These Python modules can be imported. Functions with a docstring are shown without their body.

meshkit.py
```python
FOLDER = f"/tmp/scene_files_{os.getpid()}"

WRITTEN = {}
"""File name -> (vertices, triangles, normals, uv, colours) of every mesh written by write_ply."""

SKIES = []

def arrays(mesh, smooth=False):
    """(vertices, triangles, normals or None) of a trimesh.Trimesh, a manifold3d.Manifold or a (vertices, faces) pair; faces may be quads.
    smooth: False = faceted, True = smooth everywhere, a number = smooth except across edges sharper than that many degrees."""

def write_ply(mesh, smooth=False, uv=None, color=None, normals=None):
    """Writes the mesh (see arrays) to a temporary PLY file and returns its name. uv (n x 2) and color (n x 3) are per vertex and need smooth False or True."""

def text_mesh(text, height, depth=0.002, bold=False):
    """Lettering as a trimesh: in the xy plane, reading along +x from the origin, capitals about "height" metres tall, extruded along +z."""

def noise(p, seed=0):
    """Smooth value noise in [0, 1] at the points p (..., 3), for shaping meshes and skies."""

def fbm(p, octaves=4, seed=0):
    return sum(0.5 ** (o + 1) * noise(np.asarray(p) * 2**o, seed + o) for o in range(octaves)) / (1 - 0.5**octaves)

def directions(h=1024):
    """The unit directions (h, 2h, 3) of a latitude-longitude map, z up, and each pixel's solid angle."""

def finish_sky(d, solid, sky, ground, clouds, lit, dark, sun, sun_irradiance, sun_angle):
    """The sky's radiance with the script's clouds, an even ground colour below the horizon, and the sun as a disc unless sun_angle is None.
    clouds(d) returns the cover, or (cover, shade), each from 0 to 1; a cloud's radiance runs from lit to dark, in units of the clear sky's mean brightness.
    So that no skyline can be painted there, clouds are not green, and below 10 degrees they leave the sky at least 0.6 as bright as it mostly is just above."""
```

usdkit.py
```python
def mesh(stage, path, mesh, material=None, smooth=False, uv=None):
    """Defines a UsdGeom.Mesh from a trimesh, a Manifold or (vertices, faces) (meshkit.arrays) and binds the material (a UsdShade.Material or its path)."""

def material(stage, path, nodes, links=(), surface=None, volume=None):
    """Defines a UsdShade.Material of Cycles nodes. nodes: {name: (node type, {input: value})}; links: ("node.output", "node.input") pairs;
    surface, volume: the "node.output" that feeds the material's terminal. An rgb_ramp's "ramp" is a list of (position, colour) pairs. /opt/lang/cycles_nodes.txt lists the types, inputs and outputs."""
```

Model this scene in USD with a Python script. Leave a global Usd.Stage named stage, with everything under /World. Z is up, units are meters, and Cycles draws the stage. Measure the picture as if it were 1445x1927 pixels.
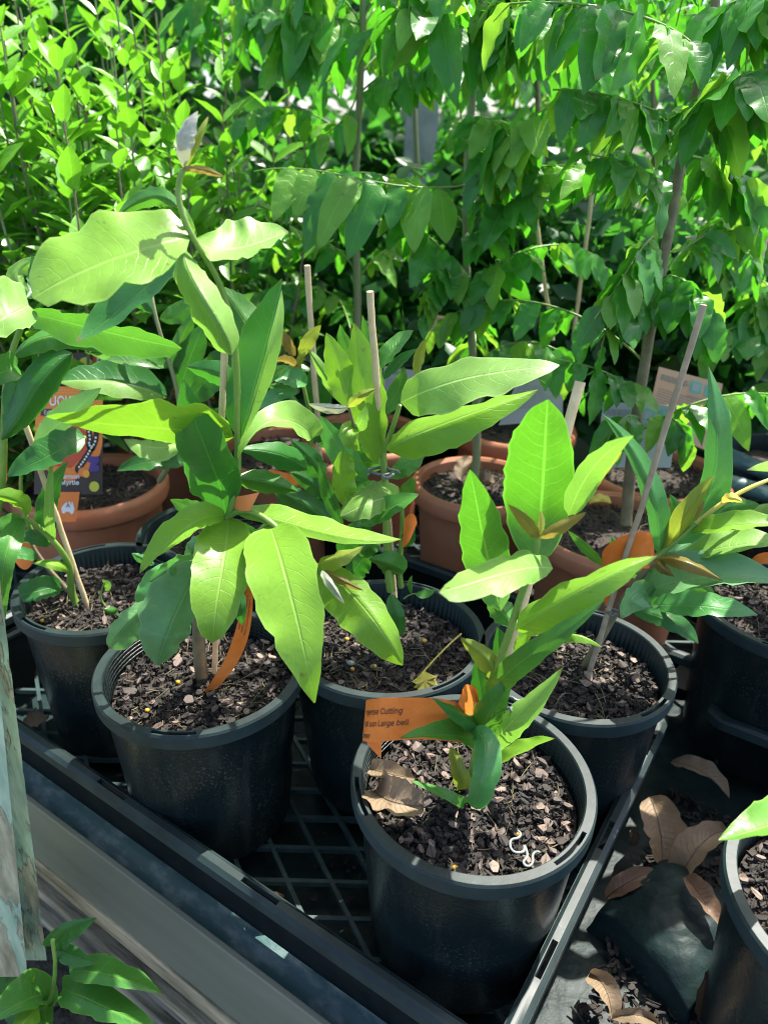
import math, random
import numpy as np, trimesh, manifold3d as m3
from scipy.interpolate import CubicSpline
from pxr import Usd, UsdGeom, UsdLux, Gf, Sdf, UsdShade
import usdkit, meshkit

stage = Usd.Stage.CreateInMemory()
UsdGeom.SetStageUpAxis(stage, UsdGeom.Tokens.z)
UsdGeom.SetStageMetersPerUnit(stage, 1.0)
world = UsdGeom.Xform.Define(stage, '/World'); stage.SetDefaultPrim(world.GetPrim())
rng = np.random.default_rng(7); random.seed(7)

# ------------------------------------------------------------------ camera
W, H, FPX, ZC = 1445, 1927, 1400.0, 1.12
_p, _r = math.radians(26.9), math.radians(-1.5)
CF = np.array([0, math.cos(_p), -math.sin(_p)]); _x = np.array([1., 0, 0]); _d = np.cross(CF, _x)
CX = math.cos(_r) * _x + math.sin(_r) * _d; CD = -math.sin(_r) * _x + math.cos(_r) * _d
CAM = np.array([0, 0, ZC])
cam = UsdGeom.Camera.Define(stage, '/World/camera')
cam.CreateHorizontalApertureAttr(36.0); cam.CreateVerticalApertureAttr(36.0 * H / W)
cam.CreateFocalLengthAttr(36.0 * FPX / W); cam.CreateClippingRangeAttr(Gf.Vec2f(0.02, 200))
_m = np.eye(4); _m[0, :3] = CX; _m[1, :3] = -CD; _m[2, :3] = -CF; _m[3, :3] = CAM
cam.AddTransformOp().Set(Gf.Matrix4d(*_m.ravel().tolist()))
cam.CreateExposureAttr(1.55)
cam.CreateFocusDistanceAttr(0.62); cam.CreateFStopAttr(9.0)

# ------------------------------------------------------------------ sky, sun
SUN = np.array([0.33, 0.36, 0.87]); SUN /= np.linalg.norm(SUN)
dome = UsdLux.DomeLight.Define(stage, '/World/sky')
sun = UsdLux.DistantLight.Define(stage, '/World/sun')
sun.CreateIntensityAttr(1.25); sun.CreateAngleAttr(0.55); sun.CreateNormalizeAttr(True); sun.CreateColorAttr(Gf.Vec3f(1.0, 0.95, 0.86))
_t = np.cross([0, 0, 1.], SUN); _t /= np.linalg.norm(_t); _b = np.cross(SUN, _t)
_m = np.eye(4); _m[0, :3] = _t; _m[1, :3] = _b; _m[2, :3] = SUN
sun.AddTransformOp().Set(Gf.Matrix4d(*_m.ravel().tolist()))
_sky = usdkit.material(stage, '/World/Looks/sky', {
    'sky': ('sky_texture', {'sky_type': 'single_scattering', 'sun_disc': False, 'sun_elevation': math.asin(SUN[2]), 'sun_rotation': math.atan2(SUN[0], SUN[1]), 'aerosol_density': 3.0, 'air_density': .7}),
    'bg': ('background_shader', {'strength': 0.15})}, [('sky.color', 'bg.color')], surface='bg.background')
UsdShade.MaterialBindingAPI.Apply(dome.GetPrim()).Bind(_sky)
dome.GetPrim().SetCustomDataByKey('kind', 'structure'); dome.GetPrim().SetCustomDataByKey('label', 'bright midday sky above the nursery'); dome.GetPrim().SetCustomDataByKey('category', 'sky')

# ------------------------------------------------------------------ helpers
def ray(u, v): return CX * (u - W / 2) / FPX + CD * (v - H / 2) / FPX + CF
def at(u, v, Y): d = ray(u, v); return CAM + d * (Y / d[1])
def atz(u, v, z): d = ray(u, v); return CAM + d * ((z - ZC) / d[2])
def pxm(P): return float((np.asarray(P) - CAM) @ CF) / FPX      # metres per source pixel at P
_names = {}
def numbered(name, parent='/World'):
    k = (parent, name); n = _names.get(k, 0); _names[k] = n + 1
    return name if n == 0 else f'{name}_{n:03d}'
def pth(parent): return '/World' if parent is None else str(parent.GetPath())
def tag(o, label=None, cat=None, group=None, kind=None):
    for k, v in (('label', label), ('category', cat), ('group', group), ('kind', kind)):
        if v: o.SetCustomDataByKey(k, v)
    return o
def obj(name, mesh, mat, parent=None, smooth=False, uv=None):
    pp = pth(parent); m = usdkit.mesh(stage, pp + '/' + numbered(name, pp), mesh, MAT[mat], smooth=smooth, uv=uv)
    if mesh is not None: m.CreateDoubleSidedAttr(True)
    return m.GetPrim()
def thing(name, label, cat, group=None, loc=(0, 0, 0), rotz=0):
    x = UsdGeom.Xform.Define(stage, '/World/' + numbered(name))
    x.AddTranslateOp().Set(Gf.Vec3d(*map(float, loc)))
    if rotz: x.AddRotateZOp().Set(math.degrees(rotz))
    return tag(x.GetPrim(), label, cat, group)
def local(mesh, loc):
    mesh = mesh.copy(); mesh.apply_translation(-np.asarray(loc, float)); return mesh
def TM(v, f): return trimesh.Trimesh(np.asarray(v, float), np.asarray(f, int), process=False)
def cat(ms): return trimesh.util.concatenate(ms)
def grid_faces(n, m):
    i, j = np.meshgrid(np.arange(n - 1), np.arange(m - 1), indexing='ij'); a = (i * m + j).ravel()
    return np.vstack([np.stack([a, a + 1, a + m + 1], 1), np.stack([a, a + m + 1, a + m], 1)])
def spline(pts, n):
    pts = np.asarray(pts, float)
    if len(pts) == 2: return pts[0] + (pts[1] - pts[0]) * np.linspace(0, 1, n)[:, None]
    t = np.r_[0, np.cumsum(np.linalg.norm(np.diff(pts, axis=0), axis=1))]
    return CubicSpline(t / t[-1], pts)(np.linspace(0, 1, n))
def tube(P, R, k=8, cap=True, flat=0.0, bumps=0.0):
    P = np.asarray(P, float); n = len(P); R = np.broadcast_to(np.asarray(R, float), (n,)) if np.ndim(R) == 0 or len(R) == n else np.interp(np.linspace(0, 1, n), np.linspace(0, 1, len(R)), R)
    T = np.gradient(P, axis=0); T /= np.linalg.norm(T, axis=1, keepdims=True) + 1e-12
    up = np.array([0, 0, 1.]) if abs(T[0, 2]) < .9 else np.array([0, 1., 0]); A = np.zeros_like(P); a = np.cross(up, T[0]); a /= np.linalg.norm(a)
    for i in range(n):
        a = a - (a @ T[i]) * T[i]; a /= np.linalg.norm(a); A[i] = a
    B = np.cross(T, A); th = np.linspace(0, 2 * np.pi, k, endpoint=False)
    rr = R[:, None] * (1 + bumps * (rng.random((n, k)) - .5))
    V = P[:, None] + rr[..., None] * (np.cos(th)[None, :, None] * A[:, None] + np.sin(th)[None, :, None] * B[:, None])
    V = V.reshape(-1, 3); F = []
    for i in range(n - 1):
        j = np.arange(k); F += [np.stack([i * k + j, i * k + (j + 1) % k, (i + 1) * k + (j + 1) % k], 1), np.stack([i * k + j, (i + 1) * k + (j + 1) % k, (i + 1) * k + j], 1)]
    if cap:
        V = np.vstack([V, P[0], P[-1]]); j = np.arange(k)
        F += [np.stack([np.full(k, n * k), (j + 1) % k, j], 1), np.stack([np.full(k, n * k + 1), (n - 1) * k + j, (n - 1) * k + (j + 1) % k], 1)]
    return TM(V, np.vstack(F))
def from_man(m):
    q = m.to_mesh(); return TM(q.vert_properties[:, :3], q.tri_verts)
def rbox(size, r, seg=8):
    s = np.asarray(size, float) / 2 - r; sp = m3.Manifold.sphere(r, seg)
    return m3.Manifold.batch_hull([sp.translate(tuple(s * np.array([a, b, c]))) for a in (-1, 1) for b in (-1, 1) for c in (-1, 1)])
def frame_mesh(mesh, o, ex, ey, ez):
    M = np.eye(4); M[:3, 0] = ex; M[:3, 1] = ey; M[:3, 2] = ez; M[:3, 3] = o
    mesh = mesh.copy(); mesh.apply_transform(M); return mesh
def beam(a, b, w, h, r=.003, up=(0, 0, 1)):
    a, b = np.asarray(a, float), np.asarray(b, float); d = b - a; L = np.linalg.norm(d); d /= L
    s = np.cross(up, d); s /= np.linalg.norm(s); u = np.cross(d, s)
    return frame_mesh(from_man(rbox((L, w, h), r)), (a + b) / 2, d, s, u)

# ------------------------------------------------------------------ materials
MAT = {}
def M(name, nodes, links, surface='p.BSDF'):
    MAT[name] = usdkit.material(stage, '/World/Looks/' + name, nodes, links, surface=surface)
def noisy(name, c1, c2, scale=20, rough=.5, bump=.3, bscale=60, bdist=.002, spec=.5, detail=5, lo=.35, hi=.65, metallic=0., grain=0.):
    nodes = {'tc': ('texture_coordinate', {}), 'n': ('noise_texture', {'scale': scale, 'detail': detail, 'roughness': .6}), 'r': ('rgb_ramp', {'ramp': [(0, c1), (lo, c1), (hi, c2), (1, c2)]}),
             'b': ('noise_texture', {'scale': bscale, 'detail': 6}), 'bp': ('bump', {'strength': bump, 'distance': bdist}),
             'p': ('principled_bsdf', {'roughness': rough, 'specular_ior_level': spec, 'metallic': metallic})}
    links = [('tc.object', 'n.vector'), ('tc.object', 'b.vector'), ('n.fac', 'r.fac'), ('b.fac', 'bp.height'), ('bp.normal', 'p.normal')]
    if grain:                                            # long grain along the bench front
        nodes.update({'m1': ('mapping', {'rotation': (0., 0., math.radians(33.))}), 'm2': ('mapping', {'scale': (grain, 1., 1.)})})
        links = [('tc.object', 'm1.vector'), ('m1.vector', 'm2.vector')] + [('m2.vector', b) if a == 'tc.object' else (a, b) for a, b in links]
    M(name, nodes, links + [('r.color', 'p.base_color')])
def islands(name, ramp, rough=.8, bump=.5, bscale=300, bdist=.001, per='geometry.random_per_island'):
    nodes = {'geometry': ('geometry', {}), 'info': ('object_info', {}), 'r': ('rgb_ramp', {'ramp': ramp}), 'tc': ('texture_coordinate', {}), 'n': ('noise_texture', {'scale': bscale, 'detail': 5}),
             'mx': ('mix_color', {'blend_type': 'multiply', 'fac': .55}), 'r2': ('rgb_ramp', {'ramp': [(0.3, (.45, .45, .45)), (.65, (1.15, 1.1, 1.05))]}),
             'bp': ('bump', {'strength': bump, 'distance': bdist}), 'p': ('principled_bsdf', {'roughness': rough})}
    M(name, nodes, [(per, 'r.fac'), ('tc.object', 'n.vector'), ('n.fac', 'bp.height'), ('n.fac', 'r2.fac'), ('r.color', 'mx.a'), ('r2.color', 'mx.b'), ('mx.result', 'p.base_color'), ('bp.normal', 'p.normal')])

def leafmat(name, base, trans, vein, tw=.38, rough=.38, lat=13., vfac=.42, spec=.4, quilt=.4, vary=.35, under=None, coat=0., spots=0.):
    """leaf: uv.x across (0..1, midrib .5), uv.y along; veins, quilting, backlight."""
    b = np.array(base); dk, lt = b * (1 - vary), b * (1 + vary)
    N = {'tc': ('texture_coordinate', {}), 'uv': ('separate_xyz', {}),
         'c': ('math', {'math_type': 'subtract', 'value2': .5}), 'a': ('math', {'math_type': 'absolute'}), 'u': ('math', {'math_type': 'multiply', 'value2': 2.}),
         'mid': ('map_range', {'range_type': 'smoothstep', 'from_min': .015, 'from_max': .06, 'to_min': 1., 'to_max': 0., 'clamp': True}),
         'u2': ('math', {'math_type': 'power', 'value2': 1.5}), 'k': ('math', {'math_type': 'multiply', 'value2': .16}), 's': ('math', {'math_type': 'subtract'}),
         'nz': ('noise_texture', {'scale': 45., 'detail': 3.}), 'nzk': ('math', {'math_type': 'multiply', 'value2': .10}), 's2': ('math', {'math_type': 'add'}),
         'f': ('math', {'math_type': 'multiply', 'value2': lat}), 'fr': ('math', {'math_type': 'pingpong', 'value2': .5}),
         'lv': ('map_range', {'range_type': 'smoothstep', 'from_min': .0, 'from_max': .05, 'to_min': .5, 'to_max': 0., 'clamp': True}),
         'edge': ('map_range', {'from_min': .5, 'from_max': .95, 'to_min': 1., 'to_max': .25, 'clamp': True}), 'lve': ('math', {'math_type': 'multiply'}),
         'vm': ('math', {'math_type': 'maximum'}), 'rim': ('map_range', {'range_type': 'smoothstep', 'from_min': .90, 'from_max': 1., 'to_min': 0., 'to_max': .7, 'clamp': True}), 'vm2': ('math', {'math_type': 'maximum'}),
         'sp': ('noise_texture', {'scale': 130., 'detail': 2.}), 'spm': ('map_range', {'from_min': .71, 'from_max': .76, 'to_min': 0., 'to_max': .75, 'clamp': True}), 'smx': ('mix_color', {'b': (.10, .07, .025)}), 'tip': ('map_range', {'range_type': 'smoothstep', 'from_min': .93, 'from_max': 1., 'clamp': True}), 'tipn': ('math', {'math_type': 'multiply'}), 'dm': ('math', {'math_type': 'maximum'}), 'vmk': ('math', {'math_type': 'multiply', 'value2': vfac}),
         'big': ('noise_texture', {'scale': 22., 'detail': 4., 'roughness': .6}), 'info': ('object_info', {}),
         'sum': ('math', {'math_type': 'multiply_add', 'value2': .55}), 'r': ('rgb_ramp', {'ramp': [(.25, dk), (.75, lt)]}),
         'mx': ('mix_color', {'b': vein}), 'tmx': ('mix_color', {'a': trans, 'b': np.clip(np.array(trans) * 1.7 + .03, 0, .9)}), 'tmul': ('mix_color', {'blend_type': 'multiply', 'fac': .6}),
         'r2': ('rgb_ramp', {'ramp': [(.25, (.65, .7, .6)), (.75, (1., 1., 1.))]}),
         'vor': ('voronoi_texture', {'scale': 210., 'feature': 'distance_to_edge'}), 'fv': ('map_range', {'from_min': 0., 'from_max': .11, 'to_min': .10, 'to_max': 0., 'clamp': True}), 'vm3': ('math', {'math_type': 'maximum'}), 'q': ('math', {'math_type': 'multiply', 'value2': .22}), 'h0': ('math', {'math_type': 'multiply', 'value2': -.8}), 'h': ('math', {'math_type': 'add'}),
         'qn': ('noise_texture', {'scale': 60., 'detail': 2.}), 'h2': ('math', {'math_type': 'add'}),
         'bp': ('bump', {'strength': quilt, 'distance': .0014}),
         'p': ('principled_bsdf', {'roughness': rough, 'specular_ior_level': spec, 'coat_weight': coat, 'coat_roughness': .25}), 't': ('translucent_bsdf', {}), 'm': ('mix_closure', {'fac': tw})}
    L = [('tc.UV', 'uv.vector'), ('uv.x', 'c.value1'), ('c.value', 'a.value1'), ('a.value', 'u.value1'), ('u.value', 'mid.value'), ('u.value', 'u2.value1'), ('u2.value', 'k.value1'),
         ('uv.y', 's.value1'), ('k.value', 's.value2'), ('tc.object', 'nz.vector'), ('nz.fac', 'nzk.value1'), ('s.value', 's2.value1'), ('nzk.value', 's2.value2'), ('s2.value', 'f.value1'), ('f.value', 'fr.value1'), ('fr.value', 'lv.value'),
         ('u.value', 'edge.value'), ('lv.result', 'lve.value1'), ('edge.result', 'lve.value2'), ('mid.result', 'vm.value1'), ('lve.value', 'vm.value2'), ('u.value', 'rim.value'), ('vm.value', 'vm2.value1'), ('rim.result', 'vm2.value2'), ('vor.distance', 'fv.value'), ('vm2.value', 'vm3.value1'), ('fv.result', 'vm3.value2'), ('vm3.value', 'vmk.value1'), ('tc.object', 'sp.vector'), ('sp.fac', 'spm.value'), ('uv.y', 'tip.value'), ('tip.result', 'tipn.value1'), ('info.random', 'tipn.value2'), ('tipn.value', 'dm.value1'), ('spm.result', 'dm.value2'), ('dm.value', 'smx.fac'), ('mx.result', 'smx.a'),
         ('tc.object', 'big.vector'), ('info.random', 'sum.value1'), ('big.fac', 'sum.value3'), ('sum.value', 'r.fac'), ('r.color', 'mx.a'), ('vmk.value', 'mx.fac'), ('smx.result', 'p.base_color'),
         ('vmk.value', 'tmx.fac'), ('big.fac', 'r2.fac'), ('tmx.result', 'tmul.a'), ('r2.color', 'tmul.b'), ('tmul.result', 't.color'),
         ('tc.object', 'vor.vector'), ('vor.distance', 'q.value1'), ('vm.value', 'h0.value1'), ('q.value', 'h.value1'), ('h0.value', 'h.value2'), ('tc.object', 'qn.vector'), ('h.value', 'h2.value1'), ('qn.fac', 'h2.value2'), ('h2.value', 'bp.height'), ('bp.normal', 'p.normal'),
         ('p.BSDF', 'm.closure1'), ('t.BSDF', 'm.closure2')]
    M(name, N, L, 'm.closure')
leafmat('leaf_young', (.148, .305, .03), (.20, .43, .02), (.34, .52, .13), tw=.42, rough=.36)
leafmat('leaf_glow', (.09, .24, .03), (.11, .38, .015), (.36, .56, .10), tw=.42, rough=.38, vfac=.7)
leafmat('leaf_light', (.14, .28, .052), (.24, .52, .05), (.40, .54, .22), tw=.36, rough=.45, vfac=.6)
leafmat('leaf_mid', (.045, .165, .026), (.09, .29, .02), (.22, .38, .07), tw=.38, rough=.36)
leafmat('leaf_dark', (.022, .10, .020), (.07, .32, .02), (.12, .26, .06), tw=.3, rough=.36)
leafmat('leaf_teal', (.05, .19, .048), (.10, .38, .05), (.2, .36, .13), tw=.24, rough=.32, spec=.5)
leafmat('leaf_grey', (.085, .215, .08), (.16, .40, .09), (.2, .34, .15), tw=.22, rough=.38, spec=.5)
leafmat('leaf_olive', (.15, .20, .03), (.36, .46, .04), (.38, .38, .10), tw=.42, rough=.34)
leafmat('leaf_bronze', (.14, .11, .03), (.34, .26, .045), (.30, .28, .08), tw=.38, rough=.3)
leafmat('leaf_silver', (.27, .29, .25), (.4, .42, .25), (.42, .42, .22), tw=.25, rough=.3, spec=.9, lat=16., quilt=1.)
leafmat('leaf_yellow', (.50, .46, .10), (.75, .65, .10), (.6, .5, .2), tw=.4)
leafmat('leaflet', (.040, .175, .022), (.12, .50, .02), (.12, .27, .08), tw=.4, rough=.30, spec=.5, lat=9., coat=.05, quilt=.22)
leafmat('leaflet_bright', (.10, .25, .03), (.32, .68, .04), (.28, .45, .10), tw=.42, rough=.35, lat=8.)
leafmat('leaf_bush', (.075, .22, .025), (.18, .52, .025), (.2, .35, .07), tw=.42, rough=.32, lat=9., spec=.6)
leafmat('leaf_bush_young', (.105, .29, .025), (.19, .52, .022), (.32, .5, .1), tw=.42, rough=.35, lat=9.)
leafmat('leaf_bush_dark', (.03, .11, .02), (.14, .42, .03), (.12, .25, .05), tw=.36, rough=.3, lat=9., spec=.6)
leafmat('leaf_dead', (.165, .122, .075), (.26, .18, .09), (.10, .065, .04), tw=.18, rough=.6, quilt=.9, vfac=.5)
leafmat('leaf_dead_dark', (.11, .07, .045), (.2, .12, .06), (.06, .04, .03), tw=.1, rough=.4, quilt=.9, vfac=.5)
noisy('stem_green', (.10, .22, .03), (.17, .27, .05), 40, .45)
noisy('stem_brown', (.11, .095, .05), (.19, .165, .085), 60, .7, .5, 160, .001)
noisy('stem_grey', (.20, .19, .10), (.16, .22, .09), 30, .55, .4, 120, .001)
noisy('bamboo', (.46, .35, .19), (.56, .45, .27), 70, .5, .4, 220, .0006)
noisy('bamboo_grey', (.25, .195, .12), (.36, .29, .19), 60, .6, .4, 220, .0006)
noisy('black_plastic', (.004, .010, .010), (.010, .020, .020), 14, .42, .35, 420, .0004, .35)
noisy('black_rim', (.006, .014, .014), (.015, .029, .028), 25, .47, .2, 120, .0006, .35)
noisy('lattice', (.018, .038, .037), (.04, .07, .066), 40, .5, .2, 90, .0006, .35)
_n = {'tc': ('texture_coordinate', {}), 'n': ('noise_texture', {'scale': 420., 'detail': 3.}), 'sp': ('map_range', {'from_min': .57, 'from_max': .72, 'clamp': True}), 'mp': ('mapping', {'scale': (46., 46., 5.)}), 'st': ('noise_texture', {'scale': 1., 'detail': 6., 'roughness': .65}), 'sm': ('map_range', {'from_min': .52, 'from_max': .78, 'clamp': True}),
      'b0': ('noise_texture', {'scale': 15., 'detail': 5.}), 'bm': ('map_range', {'from_min': .42, 'from_max': .72, 'clamp': True}), 'a': ('math', {'math_type': 'multiply'}), 'o': ('math', {'math_type': 'multiply'}), 'o2': ('math', {'math_type': 'multiply', 'value2': .55}), 'f': ('math', {'math_type': 'maximum'}),
      'mx': ('mix_color', {'a': (.0028, .006, .006), 'b': (.06, .058, .05)}), 'rr': ('map_range', {'from_min': 0., 'from_max': 1., 'to_min': .27, 'to_max': .75}), 'bn': ('noise_texture', {'scale': 300., 'detail': 4.}), 'bp': ('bump', {'strength': .5, 'distance': .0006}), 'p': ('principled_bsdf', {'specular_ior_level': .42})}
M('pot_body', _n, [('tc.object', 'n.vector'), ('tc.object', 'mp.vector'), ('mp.vector', 'st.vector'), ('tc.object', 'b0.vector'), ('tc.object', 'bn.vector'), ('n.fac', 'sp.value'), ('st.fac', 'sm.value'), ('b0.fac', 'bm.value'), ('sp.result', 'a.value1'), ('bm.result', 'a.value2'), ('sm.result', 'o.value1'), ('bm.result', 'o.value2'), ('o.value', 'o2.value1'), ('a.value', 'f.value1'), ('o2.value', 'f.value2'), ('f.value', 'mx.fac'), ('f.value', 'rr.value'), ('mx.result', 'p.base_color'), ('rr.result', 'p.roughness'), ('bn.fac', 'bp.height'), ('bp.normal', 'p.normal')])
noisy('black_matte', (.003, .006, .006), (.008, .012, .012), 30, .8, .4, 200, .0005, .12)
noisy('black_sheet', (.004, .011, .011), (.013, .027, .026), 26, .5, .6, 60, .003, .2)
noisy('pipe', (.045, .10, .098), (.24, .30, .28), 60, .48, .3, 90, .001, .4, 10, .48, .80, grain=.5)
noisy('terracotta', (.27, .098, .042), (.35, .14, .068), 12, .5, .2, 90, .0006)
noisy('soil', (.012, .009, .007), (.05, .035, .026), 90, .9, 1., 130, .004)
noisy('fascia', (.10, .108, .078), (.15, .16, .12), 40, .38, .15, 160, .0005, .5, 9, .25, .75, grain=.12)
noisy('wood_pale', (.09, .08, .05), (.42, .36, .235), 45, .8, .9, 160, .0025, .3, 9, .38, .62, grain=.12)
noisy('wood_grey', (.07, .064, .05), (.27, .245, .195), 45, .85, .9, 160, .0025, .3, 9, .40, .62, grain=.07)
noisy('tag_orange', (.62, .155, .02), (.76, .22, .04), 45, .42, .5, 36, .002)
noisy('tag_back', (.60, .17, .04), (.70, .22, .06), 40, .6, .1)
noisy('card_dark', (.03, .028, .032), (.05, .045, .05), 8, .3, 0.)
noisy('card_orange', (.72, .20, .05), (.80, .26, .07), 8, .35, 0.)
noisy('card_white', (.30, .34, .33), (.40, .44, .42), 8, .4, 0.)
noisy('card_pink', (.56, .38, .28), (.66, .36, .22), 8, .4, 0.)
noisy('ink', (.02, .02, .02), (.03, .02, .02), 8, .6, 0.)
noisy('ink_white', (.70, .74, .74), (.76, .8, .8), 8, .5, 0.)
noisy('ink_grey', (.16, .18, .19), (.2, .22, .23), 8, .5, 0.)
noisy('ink_red', (.50, .07, .04), (.56, .1, .05), 8, .5, 0.)
noisy('ink_yellow', (.80, .36, .05), (.85, .42, .08), 8, .5, 0.)
noisy('ink_lime', (.50, .52, .06), (.56, .58, .09), 8, .5, 0.)
noisy('ink_violet', (.06, .045, .22), (.08, .06, .26), 8, .5, 0.)
noisy('ink_teal', (.12, .42, .34), (.15, .47, .38), 8, .5, 0.)
noisy('pellet', (.50, .25, .01), (.62, .35, .03), 200, .3, .1)
noisy('clip_pale', (.17, .21, .185), (.25, .29, .26), 100, .35, .1)
noisy('clip_dark', (.06, .08, .085), (.12, .14, .14), 100, .35, .1)
noisy('ground', (.03, .03, .02), (.10, .09, .06), 30, .95, 1., 60, .02)
noisy('concrete', (.36, .34, .31), (.48, .46, .42), 40, .9, .5, 200, .002)
noisy('post_grey', (.22, .23, .21), (.34, .34, .31), 16, .75, .5, 100, .002)
noisy('wood_white', (.62, .62, .58), (.72, .72, .68), 16, .7, .4, 100, .002)
islands('bark', [(0, (.02, .016, .013)), (.25, (.046, .034, .028)), (.5, (.082, .058, .046)), (.75, (.12, .086, .068)), (.94, (.165, .122, .095)), (1., (.28, .22, .16))], .8)
islands('bark_piece', [(0, (.03, .026, .023)), (.3, (.065, .05, .043)), (.6, (.115, .084, .068)), (.85, (.165, .122, .098)), (1., (.23, .175, .13))], .7, per='info.random')
islands('far_leaf', [(0, (.02, .08, .015)), (.4, (.05, .17, .02)), (.75, (.12, .30, .03)), (1., (.24, .42, .04))], .4)
# far foliage lets light through
_n = {'g': ('geometry', {}), 'r': ('rgb_ramp', {'ramp': [(0, (.02, .09, .025)), (.4, (.05, .19, .03)), (.75, (.11, .29, .035)), (1., (.18, .36, .035))]}), 'r2': ('rgb_ramp', {'ramp': [(0, (.08, .34, .03)), (.5, (.24, .62, .03)), (1., (.5, .82, .05))]}),
      'p': ('principled_bsdf', {'roughness': .36, 'specular_ior_level': .6}), 't': ('translucent_bsdf', {}), 'm': ('mix_closure', {'fac': .42})}
M('far_leaf', _n, [('g.random_per_island', 'r.fac'), ('g.random_per_island', 'r2.fac'), ('r.color', 'p.base_color'), ('r2.color', 't.color'), ('p.BSDF', 'm.closure1'), ('t.BSDF', 'm.closure2')], 'm.closure')
# peeling paint
_n = {'tc': ('texture_coordinate', {}), 'mp': ('mapping', {'scale': (1., 1., .22)}), 'n': ('noise_texture', {'scale': 34., 'detail': 7., 'roughness': .62}), 'n2': ('noise_texture', {'scale': 120., 'detail': 4.}),
      'msk': ('map_range', {'from_min': .47, 'from_max': .50, 'clamp': True}), 'wood': ('rgb_ramp', {'ramp': [(.3, (.20, .19, .11)), (.7, (.50, .47, .32))]}), 'paint': ('rgb_ramp', {'ramp': [(.3, (.21, .32, .22)), (.7, (.42, .54, .37))]}),
      'mx': ('mix_color', {}), 'h': ('math', {'math_type': 'multiply_add', 'value2': .6}), 'bp': ('bump', {'strength': .9, 'distance': .003}), 'p': ('principled_bsdf', {'roughness': .6})}
M('peeling', _n, [('tc.object', 'mp.vector'), ('mp.vector', 'n.vector'), ('mp.vector', 'n2.vector'), ('n.fac', 'msk.value'), ('n2.fac', 'wood.fac'), ('n2.fac', 'paint.fac'), ('msk.result', 'mx.fac'), ('wood.color', 'mx.a'), ('paint.color', 'mx.b'),
                  ('mx.result', 'p.base_color'), ('msk.result', 'h.value1'), ('n2.fac', 'h.value3'), ('h.value', 'bp.height'), ('bp.normal', 'p.normal')])

# ------------------------------------------------------------------ levels and tray axes
ZR, ZF, ZB = ZC - .46, ZC - .65, ZC - .66            # pot rim, tray floor, bench top
ZT = ZC - .57                                        # tray rim
a1 = math.radians(-33.0); E1 = np.array([math.cos(a1), math.sin(a1), 0]); E2 = np.array([-math.sin(a1), math.cos(a1), 0]); EZ = np.array([0, 0, 1.])
def te(a, b, z): return O1 + E1 * a + E2 * b + EZ * z
_mf, _mr = np.array([-.14, .4325, 0]), np.array([.199, .4445, 0])
O1 = _mf + E1 * ((_mr - _mf) @ E1)                     # front right corner of the main tray (rim outside)
ANG = a1

# ------------------------------------------------------------------ setting
gs = np.linspace(-1, 1, 61); gx, gy = np.meshgrid(np.sign(gs) * np.abs(gs) ** 2.2 * 60, np.sign(gs) * np.abs(gs) ** 2.2 * 60, indexing='ij')
gz = (meshkit.fbm(np.stack([gx * .8, gy * .8, 0 * gx], -1)) - .5) * .08
tag(obj('ground', TM(np.stack([gx, gy, gz], -1).reshape(-1, 3), grid_faces(61, 61)), 'ground', smooth=True), 'dark earthen nursery ground under the benches', 'ground', kind='structure')
path = trimesh.creation.box((1.1, 9, .05)); path.apply_translation((.1, 6.6, .06))
tag(obj('path', path, 'concrete'), 'pale concrete path behind the rows of plants', 'path', kind='structure')

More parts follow.
